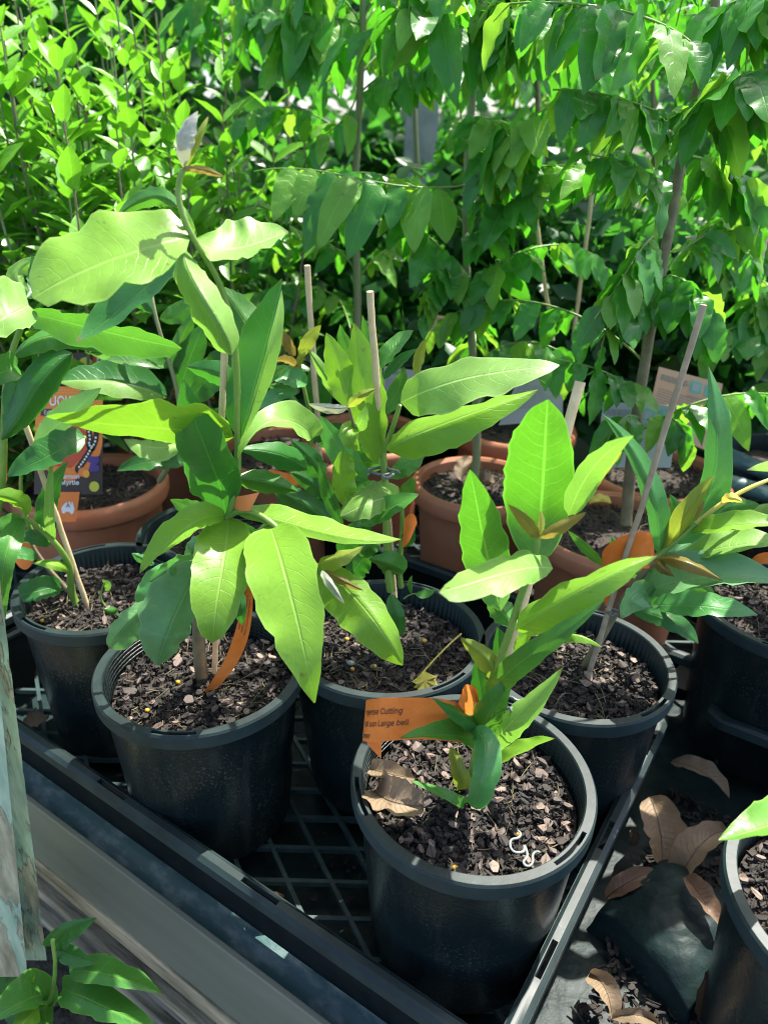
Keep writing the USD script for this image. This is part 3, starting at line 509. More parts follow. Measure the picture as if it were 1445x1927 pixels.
# --- mid plant
PM = thing('potted_shrub', 'bushy light green plant tied to the central bamboo stake', 'plant', 'large-leaved plants in black pots')
Y = .64
stem(PM, Y, 'stem_green', [736, 1112, 0, 728, 1020, 0, 726, 940, 0, 722, 870, 0, 716, 790, 0, 700, 700, 1], .0046, .0022)
stem(PM, Y, 'stem_green', [755, 1105, 1, 753, 1050, 1, 757, 990, 1, 752, 935, 1], .003, .0022)
stem(PM, Y, 'stem_green', [722, 850, 0, 735, 815, -1, 752, 762, -2], .0026, .002)
stem(PM, Y, 'stem_brown', [672, 830, -2, 664, 795, -3, 656, 766, -4], .0016, .0012)
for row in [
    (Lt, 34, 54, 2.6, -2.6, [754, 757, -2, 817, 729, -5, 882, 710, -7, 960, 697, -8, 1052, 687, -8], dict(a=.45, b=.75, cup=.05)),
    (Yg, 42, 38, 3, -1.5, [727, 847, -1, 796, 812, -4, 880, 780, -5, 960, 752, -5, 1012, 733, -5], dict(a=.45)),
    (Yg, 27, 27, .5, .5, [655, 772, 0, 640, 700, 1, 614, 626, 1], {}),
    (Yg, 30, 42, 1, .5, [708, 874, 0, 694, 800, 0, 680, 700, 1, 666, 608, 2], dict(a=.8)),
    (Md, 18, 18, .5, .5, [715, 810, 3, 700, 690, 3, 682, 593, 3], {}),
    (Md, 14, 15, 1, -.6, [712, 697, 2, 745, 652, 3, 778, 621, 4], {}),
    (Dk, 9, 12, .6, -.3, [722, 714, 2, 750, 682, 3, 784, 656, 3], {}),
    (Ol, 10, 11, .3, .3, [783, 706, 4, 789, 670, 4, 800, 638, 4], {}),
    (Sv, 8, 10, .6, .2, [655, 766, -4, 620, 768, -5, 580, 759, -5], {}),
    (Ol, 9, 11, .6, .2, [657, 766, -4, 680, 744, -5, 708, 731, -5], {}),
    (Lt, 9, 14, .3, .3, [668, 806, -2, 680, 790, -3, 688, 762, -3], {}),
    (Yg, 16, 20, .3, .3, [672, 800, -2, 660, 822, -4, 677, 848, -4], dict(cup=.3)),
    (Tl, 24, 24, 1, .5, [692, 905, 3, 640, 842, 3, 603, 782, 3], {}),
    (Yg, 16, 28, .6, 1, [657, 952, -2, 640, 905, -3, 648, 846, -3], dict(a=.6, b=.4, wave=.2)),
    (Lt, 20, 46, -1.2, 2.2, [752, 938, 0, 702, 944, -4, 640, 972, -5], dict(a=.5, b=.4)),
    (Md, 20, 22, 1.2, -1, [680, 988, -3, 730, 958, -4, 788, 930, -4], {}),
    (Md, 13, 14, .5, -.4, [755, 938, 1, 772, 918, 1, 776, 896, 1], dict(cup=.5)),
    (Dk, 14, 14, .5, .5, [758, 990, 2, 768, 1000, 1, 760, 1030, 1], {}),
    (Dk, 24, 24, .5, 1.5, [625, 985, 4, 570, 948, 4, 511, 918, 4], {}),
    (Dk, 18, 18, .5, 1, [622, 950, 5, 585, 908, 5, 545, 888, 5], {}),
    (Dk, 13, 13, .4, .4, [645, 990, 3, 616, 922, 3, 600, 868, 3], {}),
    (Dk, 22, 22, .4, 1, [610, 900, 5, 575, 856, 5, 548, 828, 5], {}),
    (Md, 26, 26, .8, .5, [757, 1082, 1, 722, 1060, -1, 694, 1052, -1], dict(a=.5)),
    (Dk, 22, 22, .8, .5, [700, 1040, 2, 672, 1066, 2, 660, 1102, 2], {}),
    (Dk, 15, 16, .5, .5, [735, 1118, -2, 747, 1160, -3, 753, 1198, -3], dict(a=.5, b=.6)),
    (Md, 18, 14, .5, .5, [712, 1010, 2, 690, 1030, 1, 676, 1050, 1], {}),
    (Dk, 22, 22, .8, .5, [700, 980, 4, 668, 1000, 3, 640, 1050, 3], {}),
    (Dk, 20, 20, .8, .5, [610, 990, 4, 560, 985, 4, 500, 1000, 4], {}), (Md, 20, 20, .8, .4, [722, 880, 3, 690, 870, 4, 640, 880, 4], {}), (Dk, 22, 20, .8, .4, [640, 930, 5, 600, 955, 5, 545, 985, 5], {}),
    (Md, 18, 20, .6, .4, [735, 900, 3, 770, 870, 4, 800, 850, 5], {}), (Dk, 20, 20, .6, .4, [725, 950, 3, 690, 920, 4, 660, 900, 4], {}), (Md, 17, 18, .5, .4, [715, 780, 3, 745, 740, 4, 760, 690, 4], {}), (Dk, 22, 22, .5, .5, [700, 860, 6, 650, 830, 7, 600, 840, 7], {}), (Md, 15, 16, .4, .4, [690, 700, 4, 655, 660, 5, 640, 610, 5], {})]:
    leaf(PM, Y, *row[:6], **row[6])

# --- small bronze-tipped plant behind
PN = thing('potted_shrub', 'small plant with bronze young tips left of the central stake', 'plant', 'large-leaved plants in black pots')
Y = .80
stem(PN, Y, 'stem_green', [470, 1010, 1, 540, 940, 0, 588, 820, 0, 575, 745, -2, 566, 700, -2, 562, 675, -2], .0034, .002)
stem(PN, Y, 'stem_green', [600, 1010, 1, 606, 930, 0, 602, 860, 0], .0028, .002)
for row in [
    (Bz, 10, 11, .3, .3, [556, 670, -2, 541, 645, -2, 526, 614, -2], {}), (Ol, 12, 14, .3, .3, [564, 672, -2, 580, 640, -2, 604, 611, -2], {}),
    (Bz, 8, 9, .6, -.3, [560, 694, -3, 535, 679, -4, 515, 678, -4], {}), (Ol, 6, 8, .3, .3, [562, 690, -3, 568, 665, -3, 574, 655, -3], {}),
    (Tl, 20, 18, -.8, 1, [578, 722, -2, 545, 710, -3, 500, 704, -3], {}), (Lt, 11, 12, .6, .3, [628, 748, -2, 606, 700, -3, 579, 656, -3], {}),
    (Tl, 12, 14, -.4, .8, [562, 738, -2, 515, 748, -4, 474, 776, -4], {}), (Dk, 26, 26, .5, .5, [602, 780, 2, 598, 730, 2, 590, 684, 2], {}),
    (Gr, 12, 14, .5, .5, [580, 810, 0, 560, 770, -1, 546, 740, -1], {}), (Md, 9, 10, .5, .5, [552, 745, -2, 528, 730, -3, 500, 724, -3], {}),
    (Dk, 22, 24, .4, .6, [600, 1000, 0, 560, 960, 0, 520, 900, 0], {}), (Dk, 16, 16, .4, .6, [590, 830, 0, 620, 810, 0, 650, 800, 0], {})]:
    leaf(PN, Y, *row[:6], **row[6])

# --- front plant
PF = thing('potted_shrub', 'nearest plant with upright glowing leaves in the sunlit front pot', 'plant', 'large-leaved plants in black pots')
Y = .44
stem(PF, Y, 'stem_green', [882, 1516, 2, 893, 1440, 1, 912, 1350, 1, 938, 1250, 1, 962, 1180, 1, 984, 1110, 1, 1005, 1050, 1, 1013, 1008, 1], .0050, .0022, n=36)
stem(PF, Y, 'stem_green', [925, 1300, 1, 965, 1250, 1, 985, 1215, 1], .002, .0014)
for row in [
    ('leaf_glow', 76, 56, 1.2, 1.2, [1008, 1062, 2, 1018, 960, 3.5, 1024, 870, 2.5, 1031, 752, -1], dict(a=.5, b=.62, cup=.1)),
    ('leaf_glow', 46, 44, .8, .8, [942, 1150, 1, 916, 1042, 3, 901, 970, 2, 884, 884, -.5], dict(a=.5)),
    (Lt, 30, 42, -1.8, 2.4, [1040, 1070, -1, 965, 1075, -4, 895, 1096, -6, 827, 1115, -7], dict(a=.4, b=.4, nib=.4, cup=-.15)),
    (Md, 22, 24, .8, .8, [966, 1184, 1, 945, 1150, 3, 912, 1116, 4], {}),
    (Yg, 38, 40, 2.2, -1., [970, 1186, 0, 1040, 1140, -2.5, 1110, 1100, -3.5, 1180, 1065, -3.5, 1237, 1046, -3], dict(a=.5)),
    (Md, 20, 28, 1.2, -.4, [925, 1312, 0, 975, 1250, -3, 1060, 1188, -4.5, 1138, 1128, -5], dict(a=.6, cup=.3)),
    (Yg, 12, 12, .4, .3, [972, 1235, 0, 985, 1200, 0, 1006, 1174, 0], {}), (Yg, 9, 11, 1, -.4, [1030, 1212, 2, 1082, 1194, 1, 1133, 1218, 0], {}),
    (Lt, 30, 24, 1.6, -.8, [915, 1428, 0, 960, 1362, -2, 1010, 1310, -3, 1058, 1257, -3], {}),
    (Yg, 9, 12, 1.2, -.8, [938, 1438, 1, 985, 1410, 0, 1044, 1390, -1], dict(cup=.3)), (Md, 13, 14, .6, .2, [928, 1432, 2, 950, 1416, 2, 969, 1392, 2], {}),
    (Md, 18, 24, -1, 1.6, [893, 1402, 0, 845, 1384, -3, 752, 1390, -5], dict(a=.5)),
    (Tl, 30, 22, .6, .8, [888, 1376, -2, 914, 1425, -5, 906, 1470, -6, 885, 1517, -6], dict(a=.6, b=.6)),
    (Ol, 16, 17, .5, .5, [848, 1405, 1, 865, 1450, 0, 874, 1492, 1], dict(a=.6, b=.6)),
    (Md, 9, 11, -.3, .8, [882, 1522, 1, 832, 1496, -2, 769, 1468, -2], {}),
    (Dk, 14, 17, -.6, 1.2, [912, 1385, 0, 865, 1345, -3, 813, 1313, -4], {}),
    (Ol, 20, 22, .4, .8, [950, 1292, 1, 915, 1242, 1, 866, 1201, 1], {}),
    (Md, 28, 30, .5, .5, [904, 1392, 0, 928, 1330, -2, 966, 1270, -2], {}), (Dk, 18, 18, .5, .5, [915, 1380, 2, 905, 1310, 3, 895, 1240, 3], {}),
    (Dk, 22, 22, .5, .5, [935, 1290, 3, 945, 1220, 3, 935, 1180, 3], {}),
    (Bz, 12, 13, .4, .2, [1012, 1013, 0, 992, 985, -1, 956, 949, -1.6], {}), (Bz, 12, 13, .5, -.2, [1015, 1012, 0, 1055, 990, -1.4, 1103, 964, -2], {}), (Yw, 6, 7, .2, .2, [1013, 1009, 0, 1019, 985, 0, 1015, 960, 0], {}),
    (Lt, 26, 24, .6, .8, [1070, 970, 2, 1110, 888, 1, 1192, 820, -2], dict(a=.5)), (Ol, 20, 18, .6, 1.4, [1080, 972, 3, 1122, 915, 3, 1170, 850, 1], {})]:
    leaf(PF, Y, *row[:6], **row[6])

# --- right plant
PR = thing('potted_shrub', 'plant with blue-green leaves leaning beside the slanting stake at right', 'plant', 'large-leaved plants in black pots')
Y = .61
stem(PR, Y, 'stem_brown', [1086, 1276, 1, 1120, 1220, 0, 1160, 1150, 0, 1205, 1085, -1, 1236, 1048, -1], .0046, .003)
stem(PR, Y, 'stem_green', [1236, 1048, -1, 1280, 1010, -1, 1310, 985, -1, 1345, 955, -1], .0032, .0018)
stem(PR, Y, 'leaf_yellow', [1310, 985, -1, 1370, 940, -1, 1450, 902, 0], .0024, .0018)
for row in [
    (Tl, 27, 28, .4, 1.2, [1276, 1024, 0, 1338, 920, 0, 1350, 820, 0, 1333, 690, 1], dict(a=.55)),
    (Ol, 20, 22, .5, .5, [1250, 1042, -1, 1288, 975, -2, 1342, 895, -2], {}),
    (Tl, 20, 24, .6, .8, [1240, 1044, -1, 1234, 960, -1, 1202, 870, 0, 1134, 780, 2], dict(a=.55)),
    (Yg, 19, 15, 1.4, -.8, [1300, 1002, -1, 1370, 990, -3, 1480, 985, -4], {}),
    (Lt, 20, 18, 2., -.8, [1285, 1052, -1, 1365, 1030, -3, 1480, 1020, -4], {}),
    (Gr, 38, 30, 2.8, -1.5, [1218, 1116, -1, 1300, 1090, -4, 1380, 1086, -5, 1465, 1096, -5], dict(a=.5)),
    (Tl, 26, 22, 1.6, -.8, [1228, 1140, 0, 1312, 1140, -3, 1426, 1158, -4], dict(a=.6)),
    (Dk, 18, 20, 1.2, -.3, [1188, 1150, 0, 1250, 1164, -2, 1314, 1211, -3], {}),
    (Gr, 26, 26, 1, .4, [1232, 1124, -2, 1192, 1122, -4, 1167, 1165, -5], {}),
    (Bz, 12, 15, 1, -.3, [1235, 1054, -2, 1290, 1056, -5, 1360, 1093, -6], {}), (Bz, 10, 11, .6, .1, [1232, 1052, -2, 1250, 1070, -4, 1269, 1085, -4], {}),
    (Gr, 16, 17, 1.2, -.4, [1250, 1050, 2, 1305, 1022, 2, 1392, 1004, 2], {}), (Md, 9, 10, .4, .3, [1136, 1063, 2, 1100, 1030, 1, 1068, 998, 0], {}),
    (Dk, 24, 22, 1, .4, [1210, 1118, 2, 1260, 1125, 1, 1310, 1135, 1], {}), (Yw, 10, 12, .3, .3, [1358, 950, -1, 1378, 938, -2, 1398, 945, -2], dict(nib=.5)),
    (Tl, 16, 16, .4, .3, [1250, 1040, 1, 1275, 990, 1, 1260, 930, 1], {}), (Md, 20, 20, .8, .3, [1225, 1075, 2, 1275, 1085, 2, 1345, 1120, 2], {}), (Md, 18, 18, .6, .3, [1290, 1000, 2, 1360, 960, 3, 1430, 950, 4], {}), (Tl, 20, 18, .6, .3, [1215, 1090, 3, 1180, 1060, 4, 1150, 1010, 5], {}), (Bz, 4, 5, .1, .1, [1308, 975, -2, 1316, 958, -2, 1324, 942, -2], {}), (Md, 20, 20, .5, .4, [1300, 1010, 2, 1345, 975, 3, 1365, 900, 4], {})]:
    leaf(PR, Y, *row[:6], **row[6])

# --- back left plant (pot by the post) and the one past the frame
PB = thing('potted_shrub', 'low plant with a bare forked base in the pot beside the post', 'plant', 'large-leaved plants in black pots')
Y = .70
stem(PB, Y, 'stem_green', [150, 1148, 0, 134, 1108, 0, 131, 1070, -1, 110, 1030, -2, 70, 990, -3, 44, 972, -4], .0044, .0026)
stem(PB, Y, 'stem_brown', [128, 1112, 0, 104, 1085, 0, 76, 1050, 0, 58, 1020, 0], .003, .0018)
for row in [
    (Lt, 9, 11, .3, .3, [99, 1022, -2, 93, 940, -3, 100, 853, -2], dict(a=.4)),
    (Dk, 26, 30, -.6, 1.4, [160, 822, 0, 90, 858, -3, 12, 896, -4], dict(a=.5)),
    (Dk, 24, 16, .5, .5, [98, 1018, -1, 96, 950, 0, 128, 868, 1], dict(a=.5)),
    (Dk, 20, 24, -.5, 1, [114, 1103, -1, 78, 1110, -3, 36, 1122, -4], dict(a=.4, b=.3)),
    (Yg, 9, 11, -.4, .8, [132, 1078, -1, 98, 1062, -3, 60, 1060, -3], {}),
    (Yg, 18, 18, .8, .3, [46, 972, -4, 26, 942, -6, -30, 930, -7], {}), (Md, 24, 22, .4, .4, [43, 975, -4, 15, 1030, -8, 10, 1165, -9], dict(a=.5)),
    (Dk, 14, 15, -.3, .8, [96, 1026, -1, 62, 1012, -2, 26, 1010, -2], {}), (Tl, 11, 12, -.3, .6, [70, 1052, 0, 42, 1042, -1, 14, 1046, -1], {}),
    (Gr, 24, 24, -.5, 1.2, [62, 838, 1, 120, 790, 0, 190, 730, -1], {}), (Md, 18, 20, .4, .4, [40, 972, -3, 10, 990, -5, -30, 1020, -6], {})]:
    leaf(PB, Y, *row[:6], **row[6])
stem(PB, Y, 'stem_green', [60, 1000, -1, 40, 930, -1, 45, 870, 0, 62, 838, 1, 110, 825, 1, 160, 822, 0], .0022, .0016)
PK = thing('potted_shrub', 'large-leaved plant cut off by the left edge above the post', 'plant', 'large-leaved plants in black pots')
Y = .66
stem(PK, Y, 'stem_green', [-30, 1040, 2, 4, 900, 1, 8, 800, 0, 18, 680, 0, 38, 620, 0, 57, 580, 0], .0045, .0024)
for row in [
    (Lt, 52, 48, -1.5, 2.5, [54, 574, 0, 10, 598, -3, -70, 640, -5], dict(a=.5)),
    (Md, 34, 30, -1.6, 1.2, [57, 590, 0, 150, 612, -3, 250, 636, -5, 342, 655, -6], dict(a=.45, b=.4, nib=.4)),
    (Md, 18, 24, 1, -.4, [24, 674, 0, 95, 632, 1, 192, 664, 2], {}),
    (Dk, 34, 38, 1, .6, [136, 664, 1, 78, 718, -1, 42, 775, -2, 2, 828, -2], dict(a=.5)),
    (Md, 28, 28, -.5, 1, [33, 688, 0, 5, 700, -3, -50, 730, -4], {}), (Dk, 18, 18, .5, .5, [20, 690, 0, 26, 760, -1, 8, 830, -2], {}),
    (Dk, 18, 18, .5, .5, [50, 560, 1, 70, 530, 3, 60, 480, 4], {}), (Lt, 18, 18, .5, 1, [70, 560, 3, 30, 520, 4, 95, 480, 5], {})]:
    leaf(PK, Y, *row[:6], **row[6])
# --- plant in the terracotta pot with the card
PP = thing('potted_shrub', 'young plant with folded leaf pairs above the printed card at left', 'plant', 'large-leaved plants in black pots')
Y = .84
stem(PP, Y, 'stem_grey', [300, 905, 4, 332, 830, 0, 334, 740, -1, 318, 680, -1, 292, 590, -1, 284, 540, 0], .0036, .002)
for row in [
    (Lt, 18, 6, -1.5, .6, [314, 748, -1, 230, 722, -4, 106, 718, -6], {}), (Dk, 3, 28, 0, 2.5, [314, 745, -1, 230, 724, -3, 108, 717, -5], {}),
    (Dk, 26, 27, .5, .5, [338, 740, 0, 358, 672, 0, 388, 604, 0], {}), (Md, 15, 16, .5, .5, [322, 692, 0, 340, 640, 0, 368, 586, 0], {}),
    (Lt, 20, 20, -1.5, 1.5, [342, 832, -1, 290, 842, -4, 233, 826, -5], dict(cup=-.3)), (Dk, 18, 18, -.6, 1, [354, 872, 0, 290, 868, -2, 220, 886, -3], {}),
    (Md, 12, 16, -.6, 1.2, [320, 690, 0, 260, 682, -2, 200, 676, -3], {}), (Md, 12, 14, .6, .4, [140, 752, -3, 180, 738, -2, 230, 752, -1], {}), (Md, 20, 20, .4, .4, [300, 600, 0, 330, 590, 1, 380, 560, 2], {}), (Dk, 20, 20, .4, .4, [290, 590, 0, 260, 560, 1, 200, 560, 2], {}),
    (Dk, 30, 30, .4, .4, [345, 760, 2, 400, 700, 3, 440, 640, 4], {}), (Dk, 24, 24, .4, .4, [335, 800, 2, 400, 790, 3, 470, 770, 4], {})]:
    leaf(PP, Y, *row[:6], **row[6])

# --- wild plant low at the left, stray leaf at the right
PW = thing('ground_shrub', 'broad-leaved plant growing from the ground below the bench at lower left', 'plant')
Y = .40
stem(PW, Y, 'stem_green', [100, 2150, 8, 80, 2000, 3, 92, 1890, 0, 104, 1830, -1, 99, 1770, -1], .003, .0018)
for row in [
    (Md, 26, 26, 2, -.8, [131, 1831, -1, 220, 1840, -3, 307, 1872, -4], dict(a=.5)), (Md, 30, 40, 2.2, -1, [117, 1862, -1, 190, 1893, -4, 300, 1945, -6], dict(a=.5)),
    (Dk, 19, 22, 1, .6, [97, 1781, 0, 130, 1746, 0, 182, 1728, 0], dict(a=.5)), (Dk, 20, 20, 1.2, -.3, [98, 1783, 0, 130, 1799, -1, 180, 1813, -2], {}),
    (Md, 30, 30, -.8, 2, [82, 1880, 0, 40, 1888, -3, -30, 1930, -5], {}), (Yg, 22, 22, .5, .8, [72, 1898, -1, 50, 1920, -4, 15, 1960, -6], {}),
    (Md, 18, 18, .6, .6, [85, 1893, 0, 86, 1918, -2, 98, 1960, -4], {}), (Dk, 14, 14, .4, .6, [47, 1885, 2, 32, 1850, 3, 18, 1815, 3], {}), (Yg, 4, 5, .1, .1, [62, 1880, -1, 58, 1860, -1, 66, 1836, -1], {}), (Dk, 26, 24, .5, .8, [60, 1950, 3, 20, 1850, 6, 5, 1790, 7], {})]:
    leaf(PW, Y, *row[:6], name='leaf', **row[6])
PX = thing('potted_shrub', 'plant at the lower right whose single bright leaf points into the frame', 'plant', 'large-leaved plants in black pots')
Y = .36
stem(PX, Y, 'stem_green', [1640, 1680, 0, 1600, 1560, 0, 1520, 1525, 0], .003, .002)
leaf(PX, Y, 'leaf_glow', 26, 38, -1, 2, [1520, 1525, 0, 1430, 1560, -2, 1352, 1582, -3], a=.5)

def wild_plant(label, base, top, n, L, w, seed, mats):
    o = thing('potted_shrub', label, 'plant', 'large-leaved plants in black pots'); r = np.random.default_rng(seed); q = spline([base, np.array(base) * .5 + np.array(top) * .5 + [.01, 0, 0], top], 30)
    obj('stem', tube(q, np.linspace(.005, .002, 30), 8), 'stem_green', o, smooth=True)
    for k in range(n):
        f = .3 + .7 * (k + .5) / n; i = int(f * 29); a = (k // 2) * 1.57 + (k % 2) * 3.14 + r.normal(0, .3); d = np.array([math.cos(a), math.sin(a), .35 + .5 * f]); mesh, uv = small_leaf(q[i], d, L * (.8 + .4 * r.random()), w, np.array([0, 0, 1.]) + r.normal(0, .2, 3) - d * .3, seed * 50 + k, n=16, m=4, droop=.45, wave=.06)
        obj('leaf', mesh, mats[k % len(mats)], o, smooth=True, uv=uv)
wild_plant('leafy plant in the pot cut off by the right edge, mostly out of view', (.47, .70, ZR - .03), (.53, .68, ZR + .36), 18, .15, .026, 5, ['leaf_mid', 'leaf_young', 'leaf_teal'])
wild_plant('leafy plant in the far right pot behind the grey tubes', (.66, 1.17, ZR - .02), (.70, 1.2, ZR + .32), 16, .13, .024, 6, ['leaf_mid', 'leaf_bush', 'leaf_dark'])
# ------------------------------------------------------------------ stakes, clips, tags
def stake(pts, w, mat, label, group='thin wooden plant stakes'):
    (u0, v0, y0), (u1, v1, y1) = pts; P = [at(u0, v0, y0), at(u1, v1, y1)]
    q = np.array([P[0] + (P[1] - P[0]) * t for t in np.linspace(0, 1, 12)]); q[1:-1] += rng.normal(0, .0004, (10, 3))
    o = thing('plant_stake', label, 'stake', group)
    obj('rod', tube(q, w * pxm(P[0]) / 2, 10, bumps=.06), mat, o, smooth=50)
    return o
stake([(696, 548, .63), (742, 1125, .66)], 14, 'bamboo', 'pale wooden stake standing upright in the centre pot')
stake([(578, 499, .80), (604, 900, .82)], 12, 'bamboo', 'pale stake behind the bronze-tipped plant, left of the central one')
stake([(1092, 718, .525), (940, 1300, .462)], 21, 'bamboo', 'thick stake slanting behind the glowing front leaves')
stake([(1324, 573, .60), (1096, 1308, .60)], 13, 'bamboo_grey', 'long slanting grey stake in the right corner pot')
stake([(424, 600, .555), (403, 1275, .585)], 14, 'bamboo', 'stake half hidden by leaves in the front left pot')
stake([(48, 800, .69), (165, 1144, .70)], 11, 'bamboo', 'stake leaning in the sunny pot beside the post')
stake([(1117, 340, 1.25), (1078, 640, 1.25)], 8, 'bamboo', 'thin pale stake against the grey timber post')
stake([(1008, 412, 1.15), (1040, 640, 1.15)], 8, 'bamboo', 'thin brownish stake left of the grey timber post')
stake([(1447, 420, 1.0), (1425, 520, 1.0)], 9, 'bamboo', 'short stake end at the far right edge')
def clip(c, s, mat, label, ax, ay):
    o = thing('plant_clip', label, 'clip', 'plastic plant clips')
    pts = [(-.1, .75), (-.02, .62), (-.12, .48), (-.36, .42), (-.45, .15), (-.36, -.05), (-.15, -.1), (0.02, -.02), (.04, .16), (.08, -.28), (-.06, -.44), (-.02, -.6), (.12, -.62), (.26, -.45), (.3, -.2), (.42, -.1), (.56, -.12)]
    q = spline([np.asarray(c) + (np.asarray(ax) * a + np.asarray(ay) * b) * s for a, b in pts], 60)
    obj('wire_loop', tube(q, s * .05, 6), mat, o, smooth=True); return o
def soil_at(u, v, dz=.007): return atz(u, v, ZF + .002 + .19 - .028 + dz)
clip(soil_at(985, 1600, .008), .021, 'clip_pale', 'pale plastic clip lying on the bark of the front pot', (1, 0, 0.1), (0, 1, .1))
def ring_clip(u, v, Y, w, label):
    o = thing('plant_clip', label, 'clip', 'plastic plant clips'); c = at(u, v, Y); s = pxm(c) * w
    q = [c + np.array([math.cos(t) * s, math.sin(t) * s * .7, math.sin(t * 2) * s * .1]) for t in np.linspace(.4, 5.9, 24)]
    q = [q[0] + np.array([s * .9, -.002, -s * .35])] + [q[0] + np.array([s * .5, 0, -s * .1])] + q
    obj('wire_loop', tube(spline(q, 40), s * .13, 6), 'clip_dark', o, smooth=True)
    obj('hook', tube(spline([c + np.array([s * .3, -s * .7, 0]), c + np.array([s * .6, -s, -s * .2]), c + np.array([s * 1.3, -s * .8, s * .1])], 12), s * .14, 6), 'clip_dark', o, smooth=True)
ring_clip(712, 886, .635, 22, 'dark clip tying the stem to the central stake')
ring_clip(1138, 1148, .60, 14, 'dark clip on the long slanting grey stake')
ring_clip(950, 1322, .43, 22, 'grey clip among the leaves of the nearest plant')

def ribbon(top, bot, Y0, n=24, m=6, th=.0004):
    T = spline([at(u, v, Y0 + d / 100) for u, v, d in np.array(top, float).reshape(-1, 3)], n); B = spline([at(u, v, Y0 + d / 100) for u, v, d in np.array(bot, float).reshape(-1, 3)], n)
    def S(s, t):
        s = np.asarray(s) * (n - 1); i = np.clip(s.astype(int), 0, n - 2); f = (s - i)[..., None]
        return (T[i] * (1 - f) + T[i + 1] * f) * (1 - np.asarray(t))[..., None] + (B[i] * (1 - f) + B[i + 1] * f) * np.asarray(t)[..., None]
    a, b = np.meshgrid(np.linspace(0, 1, n), np.linspace(0, 1, m), indexing='ij'); P = S(a, b)
    N = np.cross(np.gradient(P, axis=0), np.gradient(P, axis=1)); N /= np.linalg.norm(N, axis=-1, keepdims=True) + 1e-12
    if ((CAM - P) * N).sum(-1).mean() < 0: N = -N
    f = grid_faces(n, m); k = n * m
    return TM(np.vstack([P.reshape(-1, 3), (P - N * th).reshape(-1, 3)]), np.vstack([f, f[:, ::-1] + k])), S, N
def print_on(S, text, s0, t0, ds, dt, mat, parent, lift=.0006, bold=False, vertical=False):
    """lettering laid on a ribbon: starts at s0,t0 (baseline), ds per cap height along, dt per cap height across"""
    m = meshkit.text_mesh(text, 1.0, .02, bold=bold); v = m.vertices
    s, t = (s0 + v[:, 0] * ds, t0 - v[:, 1] * dt) if not vertical else (s0 - v[:, 1] * ds, t0 + v[:, 0] * dt)
    P = S(np.clip(s, 0, 1), np.clip(t, 0, 1)); d = CAM - P; d /= np.linalg.norm(d, axis=1, keepdims=True)
    return obj('lettering', TM(P + d * (lift + .0001 * (v[:, 2:] > .01)), m.faces), mat, parent)
OT = 'orange paper name tags'
t1 = thing('plant_tag', 'curved orange tag with three printed lines over the front pot', 'tag', OT)
mesh, S, _ = ribbon([696, 1322, 1.5, 700, 1316, -.6, 740, 1314, -1.6, 800, 1314, -1.6, 850, 1320, -1, 896, 1352, .6], [690, 1392, 1.5, 690, 1396, -.6, 715, 1396, -1.4, 770, 1392, -1.6, 840, 1395, -1, 890, 1400, .6], .435, 40)
obj('band', mesh, 'tag_orange', t1, smooth=60)
print_on(S, 'ngense Cutting', .155, .36, .029, .135, 'ink', t1); print_on(S, 'full sun Large bell', .15, .64, .029, .135, 'ink', t1); print_on(S, 'mmer', .14, .92, .029, .135, 'ink', t1)
mesh, S, _ = ribbon([690, 1394, -.6, 704, 1394, -1.0, 718, 1394, -1.2], [691, 1400, 0, 704, 1415, 0, 717, 1428, 0], .435, 8)
obj('band_end', mesh, 'tag_orange', t1)
mesh, S, _ = ribbon([862, 1325, -1, 872, 1296, 0, 884, 1289, 1, 896, 1296, 1], [895, 1368, -1, 890, 1345, 0, 900, 1330, 1, 905, 1345, 1], .43, 16)
obj('loop', mesh, 'tag_orange', t1, smooth=60)
t2 = thing('plant_tag', 'long orange tag hanging down into the front left pot', 'tag', OT)
mesh, S, _ = ribbon([462, 1090, -5, 452, 1150, -4, 432, 1220, -3, 400, 1280, -2, 366, 1322, -1], [476, 1098, -5, 474, 1160, -3.6, 458, 1225, -2.4, 418, 1285, -1.6, 368, 1322, -1], .57, 30)
obj('band', mesh, 'tag_orange', t2, smooth=60)
for k, tt in enumerate((.25, .5, .75)): print_on(S, 'small shrub full sun part shade', .08 + .02 * k, tt, .0135, .13, 'ink', t2)
mesh, S, _ = ribbon([440, 934, -3, 462, 932, -4, 488, 926, -4.5], [438, 966, -3, 455, 962, -4, 470, 962, -4.5], .57, 10)
obj('loop', mesh, 'tag_back', t2, smooth=60)
def plain_tag(top, bot, Y0, label, txt=None):
    o = thing('plant_tag', label, 'tag', OT); mesh, S, _ = ribbon(top, bot, Y0, 14); obj('band', mesh, 'tag_orange', o, smooth=60)
    if txt: print_on(S, txt[0], .08, .35, .05, .12, 'ink', o); print_on(S, txt[1], .08, .6, .05, .12, 'ink', o)
    return o
plain_tag([505, 884, 0, 530, 888, -1, 562, 900, -1], [508, 912, 0, 530, 914, -1, 562, 912, -1], .76, 'orange tag tucked under dark leaves left of the central stake', ('smooth', 'cutting'))
plain_tag([762, 975, 0, 775, 966, -.5, 785, 985, 0], [756, 1030, 0, 766, 1024, -.5, 776, 1005, 0], .645, 'orange tag peeping out behind the central bushy plant')
plain_tag([1146, 1060, 0, 1170, 1010, -2, 1205, 1000, -2, 1230, 1015, -1], [1150, 1160, 1, 1190, 1080, -2, 1210, 1070, -2.5, 1232, 1075, -2], .62, 'orange tag curling round the slanting stake at right')
plain_tag([-6, 850, 0, 6, 842, -.5, 14, 836, -1], [-6, 905, 0, 8, 910, -.5, 13, 895, -1], .70, 'orange tag at the extreme left edge above the pots')
